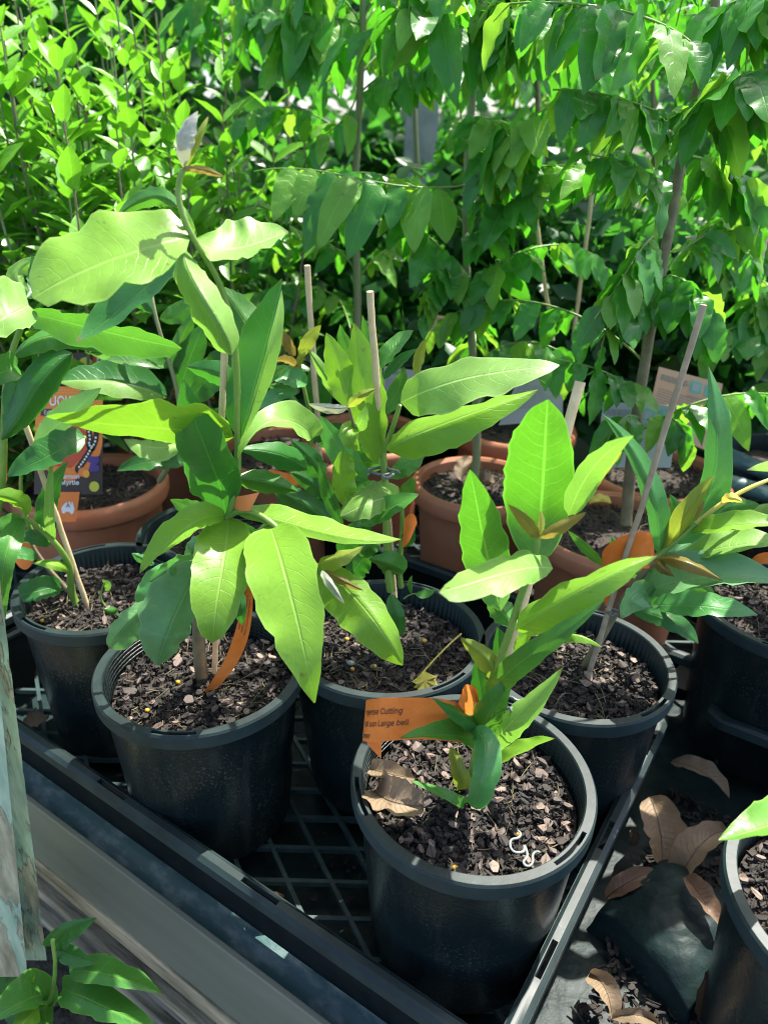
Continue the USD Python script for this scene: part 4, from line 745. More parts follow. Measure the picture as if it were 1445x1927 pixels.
plain_tag([18, 1010, 0, 40, 1016, -1, 72, 1024, -1], [20, 1040, 0, 45, 1072, -1, 68, 1046, -1], .72, 'orange tag behind the forked base of the plant by the post')
plain_tag([1415, 1052, 0, 1430, 1042, -.6, 1452, 1040, -1], [1416, 1066, 0, 1432, 1062, -.6, 1452, 1060, -1], .66, 'orange tag at the right edge above the cut-off pot')

# printed plant cards
def card(name, corners, Y, label, mat, group, lean=.0):
    (u0, v0), (u1, v1), (u2, v2), (u3, v3) = corners
    o = thing('plant_card', label, 'plant label', group)
    P = [at(u0, v0, Y), at(u1, v1, Y), at(u2, v2, Y - lean), at(u3, v3, Y - lean)]
    def S(s, t):
        s = np.asarray(s)[..., None]; t = np.asarray(t)[..., None]
        return (P[0] * (1 - s) + P[1] * s) * (1 - t) + (P[3] * (1 - s) + P[2] * s) * t
    def patch(pts, mat, lift=.0005, nm='print'):
        pts = np.array(pts, float); Q = S(pts[:, 0], pts[:, 1]); nrm = np.cross(P[1] - P[0], P[3] - P[0]); nrm /= np.linalg.norm(nrm)
        if nrm @ (CAM - P[0]) < 0: nrm = -nrm
        from shapely.geometry import Polygon
        vv, ff = trimesh.creation.triangulate_polygon(Polygon(pts), engine='earcut')
        Q = S(vv[:, 0], vv[:, 1]); return obj(nm, TM(Q + nrm * lift, ff), mat, o)
    b = np.array([S(s, t) for s, t in ((0, 0), (1, 0), (1, 1), (0, 1))]); nrm = np.cross(P[1] - P[0], P[3] - P[0]); nrm /= np.linalg.norm(nrm); nrm *= np.sign(nrm @ (CAM - P[0]))
    V = np.vstack([b, b - nrm * .0008]); obj('card', TM(V, [[0, 1, 2], [0, 2, 3], [4, 6, 5], [4, 7, 6], [0, 4, 5], [0, 5, 1], [1, 5, 6], [1, 6, 2], [2, 6, 7], [2, 7, 3], [3, 7, 4], [3, 4, 0]]), mat, o)
    def disc(s, t, rs, rt, mat, lift=.0008, n=12): return [(s + rs * math.cos(a), t + rt * math.sin(a)) for a in np.linspace(0, 2 * np.pi, n, endpoint=False)]
    def dots(cs, rs, rt, mat, lift, nm='dots'):
        ms = []
        for s, t in cs:
            a = np.linspace(0, 2 * np.pi, 7)[:-1]; Q = S(s + rs * np.cos(a), t + rt * np.sin(a)); ms.append(TM(Q + nrm * lift, [[0, 1, 2], [0, 2, 3], [0, 3, 4], [0, 4, 5]]))
        return tag(obj(nm, cat(ms), mat, o), kind='stuff')
    return o, S, patch, disc, dots
CG = 'printed plant cards stuck in the pots'
o, S, patch, disc, dots = card('a', [(68, 727), (194, 727), (192, 930), (64, 930)], .855, 'printed card with orange dot pattern and the words Cinnamon Myrtle', 'card_dark', CG)
patch([(0, 0), (1, 0), (1, .52), (.96, .62), (.88, .66), (.80, .76), (.62, .85), (.5, .88), (.3, .8), (0, .7)], 'card_orange', .0005)
patch([(.08, .195), (.92, .195), (.92, .255), (.08, .255)], 'card_dark', .0009)
arc = [(.30 - .2 * math.cos(t), .52 - .24 * math.sin(t)) for t in np.linspace(-.4, 2.2, 30)]
arc2 = [(.80, .40), (.82, .46), (.80, .52), (.86, .54), (.90, .48), (.91, .42)] ; arc3 = [(.84, .55), (.79, .61), (.72, .68), (.64, .75)]
patch([(.12, .75), (.1, .4), (.2, .3), (.4, .28), (.6, .34), (.8, .42), (.82, .5), (.76, .6), (.55, .74), (.3, .72)], 'ink_red', .0008)
import shapely.geometry as sg
for q, mt, lf, wd in ((arc, 'ink', .0010, .045), (arc2, 'ink', .0010, .04), (arc3, 'ink', .0010, .04)):
    patch(list(sg.LineString(q).buffer(wd).exterior.coords)[:-1], mt, lf)
    L = sg.LineString(q); dots([L.interpolate(d_).coords[0] for d_ in np.arange(0, L.length, .036)], .017, .012, 'ink_white', .0013)
dots([(s + .02 * (k % 2), t) for k, t in enumerate(np.arange(.03, .19, .024)) for s in np.arange(.03, .99, .04)] + [(s + .02 * (k % 2), t) for k, t in enumerate(np.arange(.28, .68, .024)) for s in np.arange(.02, .11, .04)] + [(.88 - .55 * (k / 9) + .035 * j, .46 + .36 * (k / 9) + .02 * j) for k in range(18) for j in range(3) if k < 9.5], .012, .008, 'ink_yellow', .0007)
print_on(S, 'TUCKER', .09, .165, .115, .08, 'ink_white', o, .0016, True); print_on(S, 'Edible Austra', .12, .245, .055, .036, 'ink_white', o, .0016)
print_on(S, 'Cinnamon', .22, .845, .068, .042, 'ink_white', o, .0016, True); print_on(S, 'Myrtle', .38, .905, .068, .042, 'ink_white', o, .0016, True)
patch(disc(.72, .78, .07, .045, None), 'card_orange', .0011); patch(disc(.77, .795, .05, .04, None), 'ink_yellow', .0014); patch(disc(.89, .92, .075, .052, None), 'ink_lime', .0014)
patch(list(sg.LineString([(.82, .66), (.93, .66), (.86, .70), (.84, .75), (.93, .74)]).buffer(.03).exterior.coords)[:-1], 'ink_violet', .0011)
o, S, patch, disc, dots = card('b', [(106, 926), (150, 926), (142, 982), (112, 982)], .853, 'small orange tab with a white map emblem below the printed card', 'card_orange', CG)
patch([(.18, .52), (.3, .42), (.42, .33), (.5, .36), (.6, .30), (.66, .42), (.72, .30), (.78, .42), (.86, .55), (.82, .70), (.72, .74), (.6, .66), (.45, .64), (.3, .72), (.2, .68)], 'ink_white', .0005)
patch([(.4, .5), (.52, .34), (.64, .5), (.58, .5), (.52, .42), (.46, .5)], 'ink_grey', .0009)
o, S, patch, disc, dots = card('c', [(118, 664), (266, 664), (264, 706), (128, 716)], 1.0, 'dark orange printed card behind the folded leaf pair, lettered BUSH', 'card_dark', CG)
patch([(.38, .1), (.98, .1), (.98, .9), (.38, .85)], 'ink_red', .0005); patch([(.0, .1), (.12, .0), (.14, .5), (.22, .95), (.04, .9)], 'card_orange', .0005); patch(disc(.28, .45, .1, .3, None), 'ink_lime', .0007)
print_on(S, 'FAC', .42, .5, .055, .3, 'ink_white', o, .0012, True); print_on(S, 'BUSH', .70, .72, .055, .26, 'ink_white', o, .0012, True)
def back_card(corners, Y, label, mat, icons=True):
    o, S, patch, disc, dots = card('d', corners, Y, label, mat, CG)
    if icons:
        for s0 in (.52, .75):
            patch([(s0, .07), (s0 + .17, .07), (s0 + .17, .24), (s0, .24)], 'ink_teal', .0006)
        patch(list(sg.LineString([(.56, .11), (.65, .11), (.65, .20), (.56, .20), (.56, .11)]).buffer(.012).exterior.coords)[:-1], 'card_white', .0009)
        m = 1; patch([(.80, .10), (.83, .10), (.83, .145), (.87, .145), (.87, .165), (.83, .165), (.83, .225), (.805, .225)], 'card_white', .0009)
        print_on(S, 'native bush food', .5, .32, .028, .034, 'ink_grey', o)
    rc = np.random.default_rng(len(label)); rows = []
    for k in range(15):
        t = .10 + .02 * k if k < 5 else .33 + .042 * (k - 5); x = .06; xe = .46 if k < 5 else .6 + .3 * rc.random()
        while x < xe:
            w_ = .02 + .05 * rc.random(); rows.append((x, t, w_)); x += w_ + .012
    ms = []
    for x, t, w_ in rows:
        Q = S(np.array([x, x + w_, x + w_, x]), np.array([t, t, t + .011, t + .011])); d_ = CAM - Q; ms.append(TM(Q + d_ / np.linalg.norm(d_, axis=1, keepdims=True) * .0006, [[0, 1, 2], [0, 2, 3]]))
    tag(obj('fine_print', cat(ms), 'ink_grey', o), kind='stuff')
    return o
back_card([(1135, 756), (1278, 764), (1262, 880), (1120, 880)], .97, 'pale printed card with two teal icons behind the tall stem', 'card_white')
back_card([(1240, 690), (1360, 722), (1335, 850), (1215, 800)], 1.06, 'pinkish printed card leaning behind the long grey stake', 'card_pink')
back_card([(985, 690), (1062, 690), (1058, 790), (938, 800)], 1.05, 'grey printed card full of small text beside the broad pale leaf', 'card_white', False)
back_card([(722, 690), (810, 700), (806, 760), (718, 750)], 1.20, 'dim grey printed card behind the central bushy plant', 'card_white', False)
back_card([(804, 590), (858, 598), (856, 640), (802, 636)], 1.35, 'small orange and grey card far back beside a brown stem', 'card_pink', False)

# pellets, dry leaves, seedlings
for u, v, lb in ((911, 1501, 'against the stem base of the front plant'), (735, 1592, 'near the left rim slot of the front pot'), (976, 1571, 'touching the pale clip in the front pot'), (857, 1634, 'by the near rim of the front pot'),
                 (277, 1337, 'near the rim of the front left pot'), (335, 1284, 'left of the stem in the front left pot'), (799, 1206, 'right of the drooping leaf in the centre pot'), (653, 1203, 'left under the drooping leaf in the centre pot'),
                 (663, 1259, 'beside a pale blue grain in the centre pot'), (705, 1254, 'below the drooping leaf in the centre pot'), (79, 1168, 'at the left of the sunny pot by the post')):
    c = soil_at(u, v, .0075); s = trimesh.creation.icosphere(2, .0021 + .0005 * rng.random()); s.apply_scale((1, .95, .9)); s.apply_translation(c)
    tag(obj('fertiliser_pellet', s, 'pellet', smooth=True), 'tiny orange fertiliser ball ' + lb, 'pellet', 'orange fertiliser balls')
c = soil_at(660, 1248, .009); s = trimesh.creation.icosphere(1, .0036); s.apply_scale((1.2, .8, .8)); s.apply_translation(c); tag(obj('blue_grain', s, 'clip_pale'), 'pale blue-green grain on the soil of the centre pot', 'grain')
def dry(label, pts, wl, wr, tl, tr, Y, mat='leaf_dead', **k):
    o = thing('dead_leaf', label, 'dead leaf', 'dead leaves that have fallen'); k['nib'] = min(k.get('nib', 0.01), .16); kk = dict(cup=.75, wave=.14, m=5); kk.update(k); leaf(o, Y, mat, wl, wr, tl, tr, pts, name='blade', **kk); return o
def ysoil(u, v, z): return float(atz(u, v, z)[1])
zs = ZF + .19 - .018
def drysoil(label, pts2, wl, wr, z, lift=(0, 0, 0), mat='leaf_dead', **k):
    """leaf lying on a surface at height z: pts2 photo pixels; depth follows from the height"""
    Ys = [ysoil(u, v, z + l) for (u, v), l in zip(pts2, lift)]; P = []
    for (u, v), y in zip(pts2, Ys): P += [u, v, (y - Ys[0]) * 100]
    c = np.mean(pts2, axis=0); s = pxm(atz(c[0], c[1], z)); d = np.array(pts2[-1], float) - pts2[0]; d /= np.linalg.norm(d); nrm = np.array([d[1], -d[0]])
    dy = [float(atz(*(c + nrm * wl), z)[1] - atz(*c, z)[1]) * 100, float(atz(*(c - nrm * wr), z)[1] - atz(*c, z)[1]) * 100]
    return dry(label, P, wl, wr, dy[0] * .8, dy[1] * .8, Ys[0], mat, **k)
drysoil('folded tan dead leaf at the back left inside the front pot', [(697, 1448), (735, 1458), (781, 1466)], 17, 22, zs, (.012, .016, .006), nib=.5, a=.4)
drysoil('larger curled tan dead leaf at the left inside the front pot', [(706, 1490), (742, 1512), (797, 1518)], 34, 38, zs, (.004, .014, .01), nib=.8, a=.35, b=.4)
drysoil('big tan dead leaf standing upright between the trays', [(1222, 1500), (1240, 1560), (1245, 1640)], 36, 40, ZB, (.05, .035, .012), a=.4, b=.4)
drysoil('folded pinkish brown dead leaf right of the big tan one', [(1278, 1655), (1310, 1602), (1368, 1566)], 34, 26, ZB, (.02, .045, .03), a=.4, nib=.5)
drysoil('dark wet dead leaf left of the plastic block', [(1140, 1690), (1185, 1660), (1232, 1640)], 20, 22, ZB, (.012, .03, .03), 'leaf_dead_dark')
drysoil('long brown dead leaf against the wall of the right tray', [(1262, 1436), (1320, 1452), (1372, 1503)], 14, 17, ZB, (.03, .04, .03))
drysoil('narrow tan dead leaf with a long stalk at the bottom of the gap', [(1110, 1832), (1138, 1862), (1152, 1924)], 20, 22, ZB, (.012, .02, .01))
drysoil('small brown dead leaf at the very bottom right of the narrow tan one', [(1150, 1916), (1200, 1912), (1240, 1930)], 12, 18, ZB, (.01, .02, .01))
drysoil('tall dark dead leaf leaning on the lower right tray', [(1322, 1918), (1345, 1840), (1385, 1765)], 26, 18, ZB, (.01, .05, .07), 'leaf_dead_dark')
drysoil('ragged dark dead leaf strip lying across the plastic block', [(1290, 1650), (1320, 1690), (1362, 1752)], 18, 20, ZB, (.05, .055, .05), 'leaf_dead_dark', nib=.6)
drysoil('pale dead leaf lodged behind the right corner pot', [(1290, 1300), (1305, 1262), (1335, 1240)], 22, 24, ZB, (.05, .07, .08), a=.4)
drysoil('brown dead leaf under the pots beside the left tray edge', [(42, 1372), (70, 1362), (92, 1352)], 14, 14, ZF, (.02, .02, .02))
drysoil('tiny dark dead leaf near the right tray edge, lying on the sheet', [(1185, 1590), (1192, 1570), (1190, 1560)], 8, 10, ZB, (.02, .03, .03), 'leaf_dead_dark')
drysoil('small pale dead scrap on the tray floor lattice', [(500, 1682), (515, 1688), (535, 1686)], 8, 9, ZF, (.008, .012, .01))
zt2 = ZR - .018
drysoil('curled tan dead leaf standing against the stem in the centre terracotta pot', [(868, 905), (872, 885), (886, 862)], 14, 14, zt2, (.01, .02, .03))
drysoil('second curled dead leaf lying right of the stem in the centre terracotta pot', [(896, 905), (915, 912), (932, 908)], 11, 12, zt2, (.005, .012, .01))
drysoil('yellow-brown dead leaf on the soil of the right terracotta pot', [(1108, 948), (1125, 944), (1150, 948)], 6, 8, zt2, (.004, .01, .006), 'leaf_yellow')
# yellow lobed leaf on a stalk in the centre pot
yl = thing('fallen_leaf', 'small yellow lobed leaf with a long stalk on the centre pot soil', 'fallen leaf')
lob = [(797, 1262), (812, 1270), (822, 1274), (819, 1280), (824, 1290), (818, 1292), (823, 1300), (812, 1296), (804, 1298), (796, 1306), (790, 1309), (784, 1303), (786, 1296), (778, 1294), (784, 1288), (774, 1283), (784, 1276), (790, 1270)]
Pb = np.array([atz(u, v, ZF + .19 - .018 + .003 * (k % 3)) for k, (u, v) in enumerate(lob)]); cc = Pb.mean(0) + [0, 0, .004]
V = np.vstack([Pb, cc]); uv = np.vstack([np.stack([np.full(len(Pb), .8), np.linspace(0, 1, len(Pb))], 1), [[.5, .5]]])
obj('blade', TM(V, [[i, (i + 1) % len(Pb), len(Pb)] for i in range(len(Pb))]), 'leaf_yellow', yl, smooth=True, uv=uv)
obj('stalk', tube(spline([atz(797, 1264, zs), atz(830, 1228, zs + .01), atz(868, 1193, zs + .012)], 14), .0009, 6), 'leaf_yellow', yl)
sd = thing('weed_seedling', 'tiny two-leaved seedling at the back of the centre pot', 'seedling')
stem(sd, .70, 'stem_green', [760, 1127, 0, 776, 1118, 0, 782, 1117, 0], .0008, .0006)
leaf(sd, .70, Md, 4, 5, .1, .1, [774, 1118, 0, 771, 1100, 0, 775, 1083, 0], n=10, m=2); leaf(sd, .70, Md, 8, 8, .5, -.3, [781, 1118, 0, 798, 1119, 0, 819, 1108, 0], n=10, m=2)
sd = thing('weed_seedling', 'curled green weed seedling in the sunny pot by the post', 'seedling')
stem(sd, .69, 'stem_green', [198, 1140, 0, 190, 1125, 0, 192, 1108, 0, 198, 1096, 0], .0012, .0008)
leaf(sd, .69, Lt, 6, 7, .2, .2, [198, 1112, 0, 202, 1098, 0, 192, 1092, 0], n=10, m=2); leaf(sd, .68, Md, 8, 9, .4, -.2, [196, 1146, 0, 208, 1150, 0, 222, 1146, 0], n=10, m=2)

# dark plastic block between the trays
qa = [atz(u, v, ZB) for u, v in ((1105, 1735), (1250, 1625), (1430, 1765), (1300, 1925))]
A, B = np.meshgrid(np.linspace(0, 1, 56), np.linspace(0, 1, 56), indexing='ij'); A_, B_ = A[..., None], B[..., None]
P = (qa[0] * (1 - A_) + qa[1] * A_) * (1 - B_) + (qa[3] * (1 - A_) + qa[2] * A_) * B_
nzz = meshkit.fbm(np.stack([P[..., 0] * 26, P[..., 1] * 26, 0 * A], -1), 4, 3) - .5; rid = np.abs(meshkit.noise(np.stack([P[..., 0] * 34 + 5, P[..., 1] * 34, 0 * A], -1), 8) - .5)
edge = np.minimum(np.minimum(A, 1 - A), np.minimum(B, 1 - B)); P[..., 2] += .048 * np.clip(16 * A * (1 - A) * B * (1 - B), 0, 1) ** .38 + (nzz * .010 - rid * .003) * np.clip(edge * 8, 0, 1) - .012 * (edge < .02)
P[..., :2] += (meshkit.noise(np.stack([P[..., 0] * 22, P[..., 1] * 22, 0 * A + 4], -1), 5) - .5)[..., None] * .016
tag(obj('plastic_sheet', TM(P.reshape(-1, 3), grid_faces(56, 56)), 'black_sheet', smooth=True), 'hump of crumpled dark plastic sheet lying among dead leaves between trays', 'plastic sheet')
# debris in the gap
r = np.random.default_rng(77); deb = []
for k in range(2600):
    a, b = .02 + .13 * r.random(), -.2 + .62 * r.random(); V, F = chip(.003 + .013 * r.random() ** 3, .002 + .005 * r.random(), .0016, r); Rm = trimesh.transformations.euler_matrix(r.normal(0, .3), r.normal(0, .3), r.random() * 6.28)[:3, :3]
    deb.append(TM(V @ Rm.T + te(a, b, ZB - .006 + .006 * r.random()), F))
for k in range(260):
    a, b = -.72 + .70 * r.random(), .02 + .38 * r.random(); V, F = chip(.003 + .008 * r.random() ** 2, .003 + .003 * r.random(), .0014, r)
    deb.append(TM(V + te(a, b, ZB - .004 + .004 * r.random()), F))
tag(obj('bark_debris', cat(deb), 'bark'), 'scattered bark crumbs and litter on the black bench sheet', 'litter', kind='stuff')
r = np.random.default_rng(78); deb = []
for k in range(700):
    V, F = chip(.006 + .02 * r.random() ** 2, .006 + .01 * r.random(), .004, r); Rm = trimesh.transformations.euler_matrix(r.normal(0, .4), r.normal(0, .4), r.random() * 6.28)[:3, :3]
    deb.append(TM(V @ Rm.T + [-.6 + .7 * r.random(), .05 + .6 * r.random(), .01 + .01 * r.random()], F))
tag(obj('ground_litter', cat(deb), 'bark'), 'bark chips and leaf crumbs on the ground below the bench', 'litter', kind='stuff')
# grey tubes at the far right
for k, (u0, v0, u1, v1) in enumerate(((1370, 858, 1440, 888), (1360, 905, 1445, 925))):
    o = thing('grey_tube', ('upper' if k == 0 else 'lower') + ' of two shiny dark tubes beside the far right black pots', 'tube')
    obj('tube_body', tube(spline([at(u0, v0, 1.10 - .06 * k), at(u1 + 60, v1 + 24, 1.04 - .06 * k)], 10), .013, 16), 'pipe', o, smooth=40)

# ------------------------------------------------------------------ tall shrubs with drooping pinnate fronds
def frond(tree, rach, L, w, n, seed, mat='leaflet', droop=1., r0=.0016):
    """rach: 3D points of the stalk from trunk to tip; leaflets hang in two rows"""
    r = np.random.default_rng(seed); q = spline(rach, 24)
    fo = obj('frond', tube(q, np.linspace(r0, r0 * .5, 24), 6), 'stem_green', tree, smooth=True)
    T = np.gradient(q, axis=0)
    n = int(n * 1.75 + .5)
    for k in range(n):
        f = .2 + .8 * (k + .5) / n; i = min(int(f * 23), 22); b = q[i]; t = T[i] / np.linalg.norm(T[i]); s = np.cross(t, [0, 0, 1.]); s /= np.linalg.norm(s) + 1e-9
        for sg_ in ((-1, 1) if k < n - 1 else (0,)):
            d = t * (.45 if sg_ else 1.) + s * sg_ * (.75 + .25 * r.random()) + np.array([0, 0, -1.]) * droop * (.35 + .75 * r.random()) + r.normal(0, .16, 3)
            nrm = np.array([0, 0, 1.]) + s * sg_ * .7 * droop + r.normal(0, .4, 3)
            ll = .62 * L * (.7 + .5 * r.random()) * (.7 + .5 * math.sin(math.pi * min(f, .9)))
            mesh, uv = small_leaf(b, d, ll, 1.02 * w * ll / L / 2 * (.85 + .3 * r.random()), nrm, seed * 31 + k * 2 + max(sg_, 0), n=14, m=2, a=.6, b=.8, wave=.06 + .16 * r.random(), droop=.2 + .6 * r.random(), cup=-.1 + .5 * r.random())
            obj('leaflet', mesh, mat if r.random() > .28 else 'leaflet_bright', fo, smooth=True, uv=uv)
def rpx(pts, Y): return [at(u, v, Y + d / 100) for u, v, d in np.array(pts, float).reshape(-1, 3)]
def tree(name, label, trunk, Y, r0, r1, mat, fr, autoseed, nauto, zlo, zhi, L=.062, w=.036, extra=(), nlow=0):
    o = thing(name, label, 'shrub', 'tall shrubs with drooping leaflets')
    tk = spline(rpx(trunk, Y), 40); obj('trunk', tube(tk, np.linspace(r0, r1, 40), 10, bumps=.12), mat, o, smooth=60)
    for k, e in enumerate(extra): obj('branch', tube(spline(rpx(e, Y), 20), np.linspace(r1 * 1.1, r1 * .7, 20), 8), 'stem_green', o, smooth=60)
    for k, (pts, n, L_, w_) in enumerate(fr): frond(o, rpx(pts, Y), L_, w_, n, autoseed + k)
    r = np.random.default_rng(autoseed)
    for k in range(nauto + nlow):
        z = zlo + (zhi - zlo) * (k + r.random()) / nauto if k < nauto else ZC - .36 + .34 * (k - nauto + r.random()) / nlow; i = int(np.argmin(np.abs(tk[:, 2] - z))); b = tk[i]; a = k * 2.4 + r.random(); d = np.array([math.cos(a), math.sin(a) * .8 + .25, 0])
        ln = .16 + .12 * r.random(); frond(o, [b, b + d * ln * .35 + [0, 0, .05], b + d * ln * .7 + [0, 0, .05], b + d * ln + [0, 0, -.01]], L * (.8 + .4 * r.random()), w, 5 + int(3 * r.random()), autoseed + 100 + k, droop=.75 if k % 2 else 1.)
    return o
tree('tall_shrub', 'tall shrub with the forked grey-brown trunk in the right terracotta pot', [1178, 985, 0, 1200, 770, 0, 1235, 560, 0, 1265, 400, 0, 1300, 210, 0, 1330, 90, 0, 1350, -60, 0], .885, .0078, .0045, 'stem_brown', [
    ([1325, 118, 0, 1265, 55, -6, 1180, 22, -8, 1070, 5, -8, 940, 8, -6], 7, .075, .044), ([1285, 215, 0, 1225, 205, -5, 1150, 180, -8, 1040, 168, -8], 8, .062, .038), ([1262, 372, 0, 1222, 326, -5, 1160, 302, -8, 1095, 286, -8], 6, .055, .036),
    ([1300, 200, 0, 1350, 165, -6, 1400, 140, -8, 1470, 132, -8], 6, .085, .05), ([1245, 440, 0, 1200, 478, -6, 1160, 540, -9, 1118, 600, -10], 5, .062, .042), ([1238, 545, 0, 1275, 522, -4, 1318, 555, -6, 1345, 640, -6], 5, .07, .042), ([1200, 752, 0, 1172, 718, -5, 1104, 688, -8, 1046, 676, -9], 4, .055, .036),
    ([1345, 30, 0, 1390, 0, -4, 1440, -10, -6, 1500, 0, -6], 6, .08, .045), ([1205, 790, 0, 1160, 800, -5, 1130, 860, -7], 3, .055, .034), ([1220, 790, 0, 1280, 800, -5, 1300, 850, -6], 3, .045, .03), ([1290, 290, 0, 1330, 300, 3, 1400, 340, 5, 1440, 420, 5], 6, .065, .042)], 300, 5, ZC - .02, ZC + .2, nlow=5)
tree('tall_shrub', 'tall shrub with a thin green stem rising from the centre terracotta pot', [893, 905, 0, 897, 800, 0, 884, 600, 0, 877, 470, 0, 880, 300, 0, 893, 140, 0, 907, -20, 0, 912, -80, 0], 1.03, .0062, .0035, 'stem_grey', [
    ([883, 345, 0, 840, 352, -4, 760, 350, -6, 640, 328, -6, 478, 322, -6], 5, .088, .052), ([893, 115, 0, 855, 50, -4, 800, 20, -8, 720, 20, -8], 4, .085, .05), ([878, 360, 0, 930, 290, -5, 1000, 220, -8, 1060, 190, -8], 6, .07, .042), ([878, 470, 0, 940, 400, -4, 1000, 350, -6, 1040, 335, -6], 6, .065, .04),
    ([884, 560, 0, 930, 500, -3, 1000, 470, -6], 4, .065, .04), ([880, 540, 0, 840, 480, -3, 790, 430, -4, 730, 390, -4], 5, .065, .038), ([900, 60, 0, 960, 20, -4, 1020, 10, -6], 5, .07, .04)], 400, 10, ZC + .04, ZC + .2, nlow=6)
tree('tall_shrub', 'tall shrub with a bare brown stem just left of the centre, behind the stakes', [668, 660, 0, 672, 520, 0, 668, 380, 0, 676, 200, 0, 683, 0, 0, 684, -80, 0], 1.25, .0068, .0045, 'stem_grey', [
    ([676, 45, 0, 620, 30, -4, 540, 20, -6, 462, 24, -6], 7, .08, .048), ([672, 180, 0, 740, 130, -3, 800, 120, -5, 850, 135, -5], 5, .08, .046), ([672, 120, 0, 620, 80, -3, 560, 90, -5, 500, 120, -5], 5, .07, .044), ([672, 170, 0, 640, 230, -3, 560, 290, -5, 520, 330, -5], 4, .06, .03)], 500, 11, ZC + .06, ZC + .25, nlow=7)
tree('tall_shrub', 'tall shrub standing in deep shade between the centre and right stems', [1000, 640, 0, 1010, 420, 0, 1012, 200, 0, 1005, 0, 0, 1003, -80, 0], 1.5, .006, .004, 'stem_brown', [], 600, 14, ZC - .08, ZC + .28, nlow=6)
tree('tall_shrub', 'tall shrub at the far right edge behind the slanting stake', [1480, 700, 0, 1470, 500, 0, 1460, 300, 0, 1450, 0, 0], 1.15, .006, .004, 'stem_brown', [
    ([1470, 480, 0, 1420, 450, -4, 1385, 470, -6, 1350, 540, -6], 5, .07, .044), ([1478, 660, 0, 1430, 620, -4, 1370, 620, -6, 1330, 680, -6], 5, .07, .044), ([1470, 600, 0, 1430, 560, -4, 1400, 600, -6], 4, .075, .04)], 700, 10, ZC - .15, ZC + .22, nlow=4)
tree('tall_shrub', 'tall shrub farther back seen above the bronze-tipped plant', [560, 640, 0, 556, 420, 0, 540, 200, 0, 530, -40, 0], 1.6, .006, .004, 'stem_grey', [], 800, 12, ZC + .1, ZC + .3)
tree('tall_shrub', 'tall shrub farther back seen between the two thin central stems', [800, 640, 0, 790, 420, 0, 780, 200, 0, 776, -40, 0], 1.75, .006, .004, 'stem_grey', [], 900, 9, ZC + .14, ZC + .32)
tree('tall_shrub', 'tall shrub deep in the shade behind the forked trunk', [1230, 640, 0, 1230, 300, 0, 1225, -40, 0], 1.7, .006, .004, 'stem_brown', [], 1000, 18, ZC - .3, ZC + .32)

# ------------------------------------------------------------------ dense small-leaved bushes at left
def bush(label, x, y, z0, nst, ht, spread, seed, L=.05, nn=11, limit=300):
    o = thing('leafy_bush', label, 'bush', 'dense small-leaved bushes at the left'); r = np.random.default_rng(seed); cnt = 0; rest = []; restuv = []
    for k in range(nst):
        a = k * 2.4 + r.random() * .6; rad = spread * math.sqrt((k + .5) / nst); b = np.array([x + .02 * r.normal(), y + .02 * r.normal(), z0]); hh = ht * (.72 + .35 * r.random())
        e = b + np.array([math.cos(a) * rad, math.sin(a) * rad, hh]); q = spline([b, b * .6 + e * .4 + np.r_[np.array([math.cos(a), math.sin(a)]) * rad * .35, 0], e], 24)
        obj('stem', tube(q, np.linspace(.003, .0012, 24), 6), 'stem_grey' if k % 2 else 'stem_brown', o, smooth=True)
        for j in range(nn):
            f = .18 + .82 * (j + .5) / nn; i = min(int(f * 23), 22); t = q[i + 1] - q[i]; t /= np.linalg.norm(t); s = np.cross(t, [math.cos(j * 1.57 + k), math.sin(j * 1.57 + k), 0]); s /= np.linalg.norm(s)
            for sg_ in (-1, 1):
                up = .35 + .75 * f; d = s * sg_ + t * up + r.normal(0, .2, 3); ll = L * (.7 + .5 * r.random()) * (1.1 if f < .9 else .85)
                nrm = np.array([0, 0, 1.]) * (1.2 - .6 * f) - s * sg_ * .5 + t * .4 + r.normal(0, .25, 3)
                mesh, uv = small_leaf(q[i], d, ll, ll * .195, nrm, seed * 77 + cnt, n=8, m=2, a=.8, b=1., wave=.06, droop=.15 if f > .6 else .35, cup=.25)
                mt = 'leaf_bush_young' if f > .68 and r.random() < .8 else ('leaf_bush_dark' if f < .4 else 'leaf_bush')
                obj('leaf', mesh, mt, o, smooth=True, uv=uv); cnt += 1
    return o
zb = ZR - .02
bush('bright bush nearest the left edge, tallest pale shoots at top left', -.50, 1.08, zb, 11, .62, .15, 11, .060, 13)
bush('bright bush behind the big top leaf of the left plant', -.38, 1.22, zb, 11, .58, .15, 12, .058, 13)
bush('bright bush between the silvery shoot and the left bushes', -.27, 1.28, zb, 11, .54, .15, 13, .056, 13)
bush('bush farther back at left with paler shoots against dark foliage', -.68, 1.42, zb, 11, .80, .18, 14, .062, 13)
bush('bush in the shade behind the left terracotta pot', -.42, 1.5, zb, 11, .66, .20, 15, .06, 13)
bush('low bush at the left edge close to the cut-off plant', -.56, .98, zb - .05, 10, .38, .13, 16, .060, 13)
bush('slim bush filling the gap between the two nearest left bushes', -.45, 1.17, zb, 11, .60, .14, 18, .058, 13)
bush('pale bush at the back left, its top level with the frame edge', -.56, 1.34, zb, 11, .74, .17, 19, .060, 13)
bush('tall bush reaching the top edge at the far left', -.72, 1.20, zb, 11, .74, .17, 17, .062, 13)

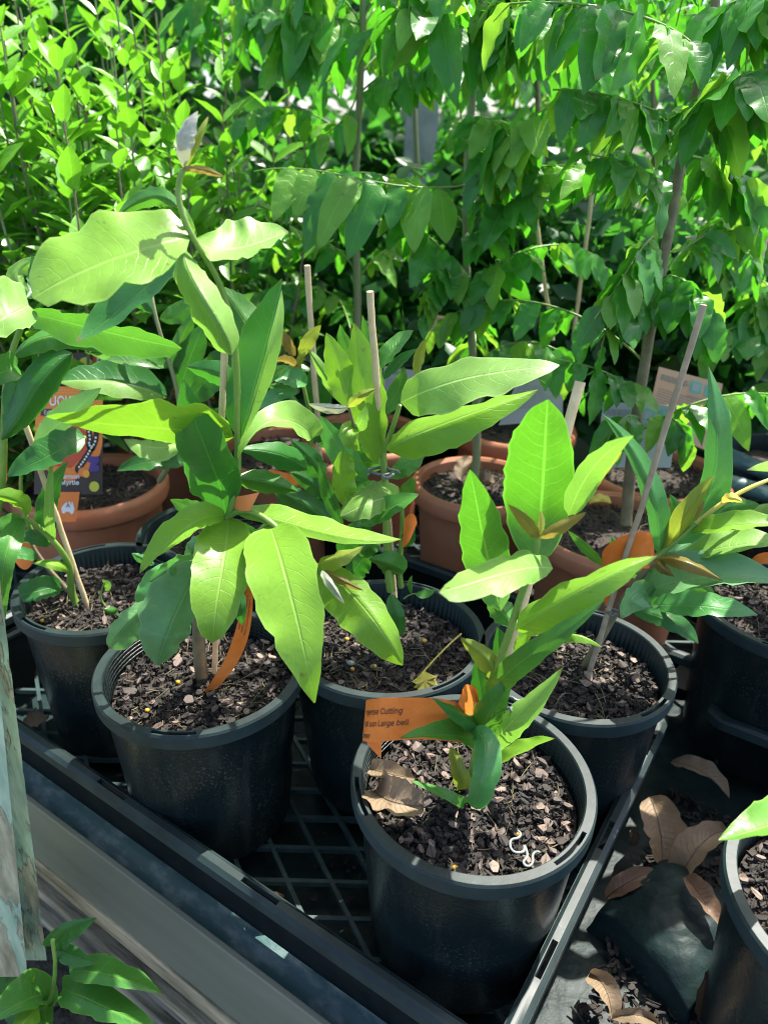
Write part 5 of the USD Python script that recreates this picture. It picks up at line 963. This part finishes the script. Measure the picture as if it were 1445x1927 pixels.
# ------------------------------------------------------------------ far background
def foliage(name, label, boxes, n, L, seed, mat='far_leaf'):
    r = np.random.default_rng(seed); Vs, Fs, k0 = [], [], 0
    for k in range(n):
        b = boxes[int(r.integers(len(boxes)))]; c = np.array([b[0] + (b[1] - b[0]) * r.random(), b[2] + (b[3] - b[2]) * r.random(), b[4] + (b[5] - b[4]) * r.random()])
        if meshkit.noise(c[None] * 3.1, seed)[0] < .33: continue
        d = r.normal(size=3) * [1, 1, .6] + [0, 0, -.4]; d /= np.linalg.norm(d); s = np.cross(d, r.normal(size=3)); s /= np.linalg.norm(s); nr = np.cross(d, s); l = L * (.6 + .8 * r.random()); w = l * .24
        V = [c, c + d * l * .4 + s * w - nr * w * .3, c + d * l * .45, c + d * l * .4 - s * w - nr * w * .3, c + d * l]
        Vs.append(V); Fs.append(np.array([[0, 2, 1], [0, 3, 2], [1, 2, 4], [2, 3, 4]]) + k0); k0 += 5
    tag(obj(name, TM(np.vstack(Vs), np.vstack(Fs)), mat, smooth=True), label, 'foliage', kind='stuff')
foliage('background_foliage', 'mass of nursery plants reading as dappled green behind the tall shrubs', [(-1.6, -.25, 1.9, 3.2, .35, 2.0), (.40, 1.8, 1.9, 3.2, .35, 2.0), (-.35, .5, 2.4, 3.2, .35, .85), (-.35, .5, 2.4, 3.2, 1.45, 2.0)], 22000, .085, 5)
foliage('distant_foliage', 'brighter sunlit plants across the path far behind', [(-3.5, 3.5, 4.2, 6.5, .1, 2.6), (-1., 1., 4.0, 5., .1, 1.2)], 20000, .14, 6)
foliage('low_foliage', 'low shaded leaves filling the gaps between the back pots', [(-1.2, 1.4, 1.3, 1.9, .62, 1.08), (-.2, .75, 1.34, 1.6, .6, 1.0)], 10000, .056, 9)
foliage('hedge_foliage', 'dense leaves behind the bright bushes at the upper left', [(-1.9, -.5, 1.75, 2.3, .5, 1.75)], 7000, .08, 12)
def pole(u, v0, v1, Y, w, mat, label, name='timber_post', d=.06):
    a, b = at(u, v0, Y), at(u, v1, Y); o = thing(name, label, 'post'); c = np.array([(a[0] + b[0]) / 2, Y])
    obj('shaft', from_man(rbox((w, d, abs(a[2] - b[2])), .004).translate((c[0], c[1], (a[2] + b[2]) / 2))), mat, o); obj('cap', from_man(rbox((w * 1.08, d * 1.08, .02), .004).translate((c[0], c[1], max(a[2], b[2]) + .01))), mat, o)
pole(1080, 375, 760, 1.55, .062, 'post_grey', 'wide weathered grey post behind the thin pale stake')
pole(790, 150, 420, 2.3, .09, 'post_grey', 'grey upright post far back between the thin central stems')
pole(560, 430, 720, 1.85, .09, 'wood_white', 'pale board standing behind the plants left of the central stems')
pole(980, 260, 520, 2.4, .10, 'wood_white', 'pale board far back right of the centre stem')
pole(1235, 440, 800, 1.5, .06, 'post_grey', 'grey post in shade right behind the forked trunk')
blkw = thing('dark_crate', 'dark plastic crate stacked behind the far right pots', 'crate')
obj('crate_body', from_man((rbox((.5, .3, .34), .01) - m3.Manifold.cube((.47, .27, .34), True).translate((0, 0, .03))).translate((.95, 1.55, ZB + .19))), 'black_plastic', blkw)
obj('crate_rim', from_man((rbox((.52, .32, .02), .006) - m3.Manifold.cube((.465, .265, .05), True)).translate((.95, 1.55, ZB + .36))), 'black_rim', blkw)
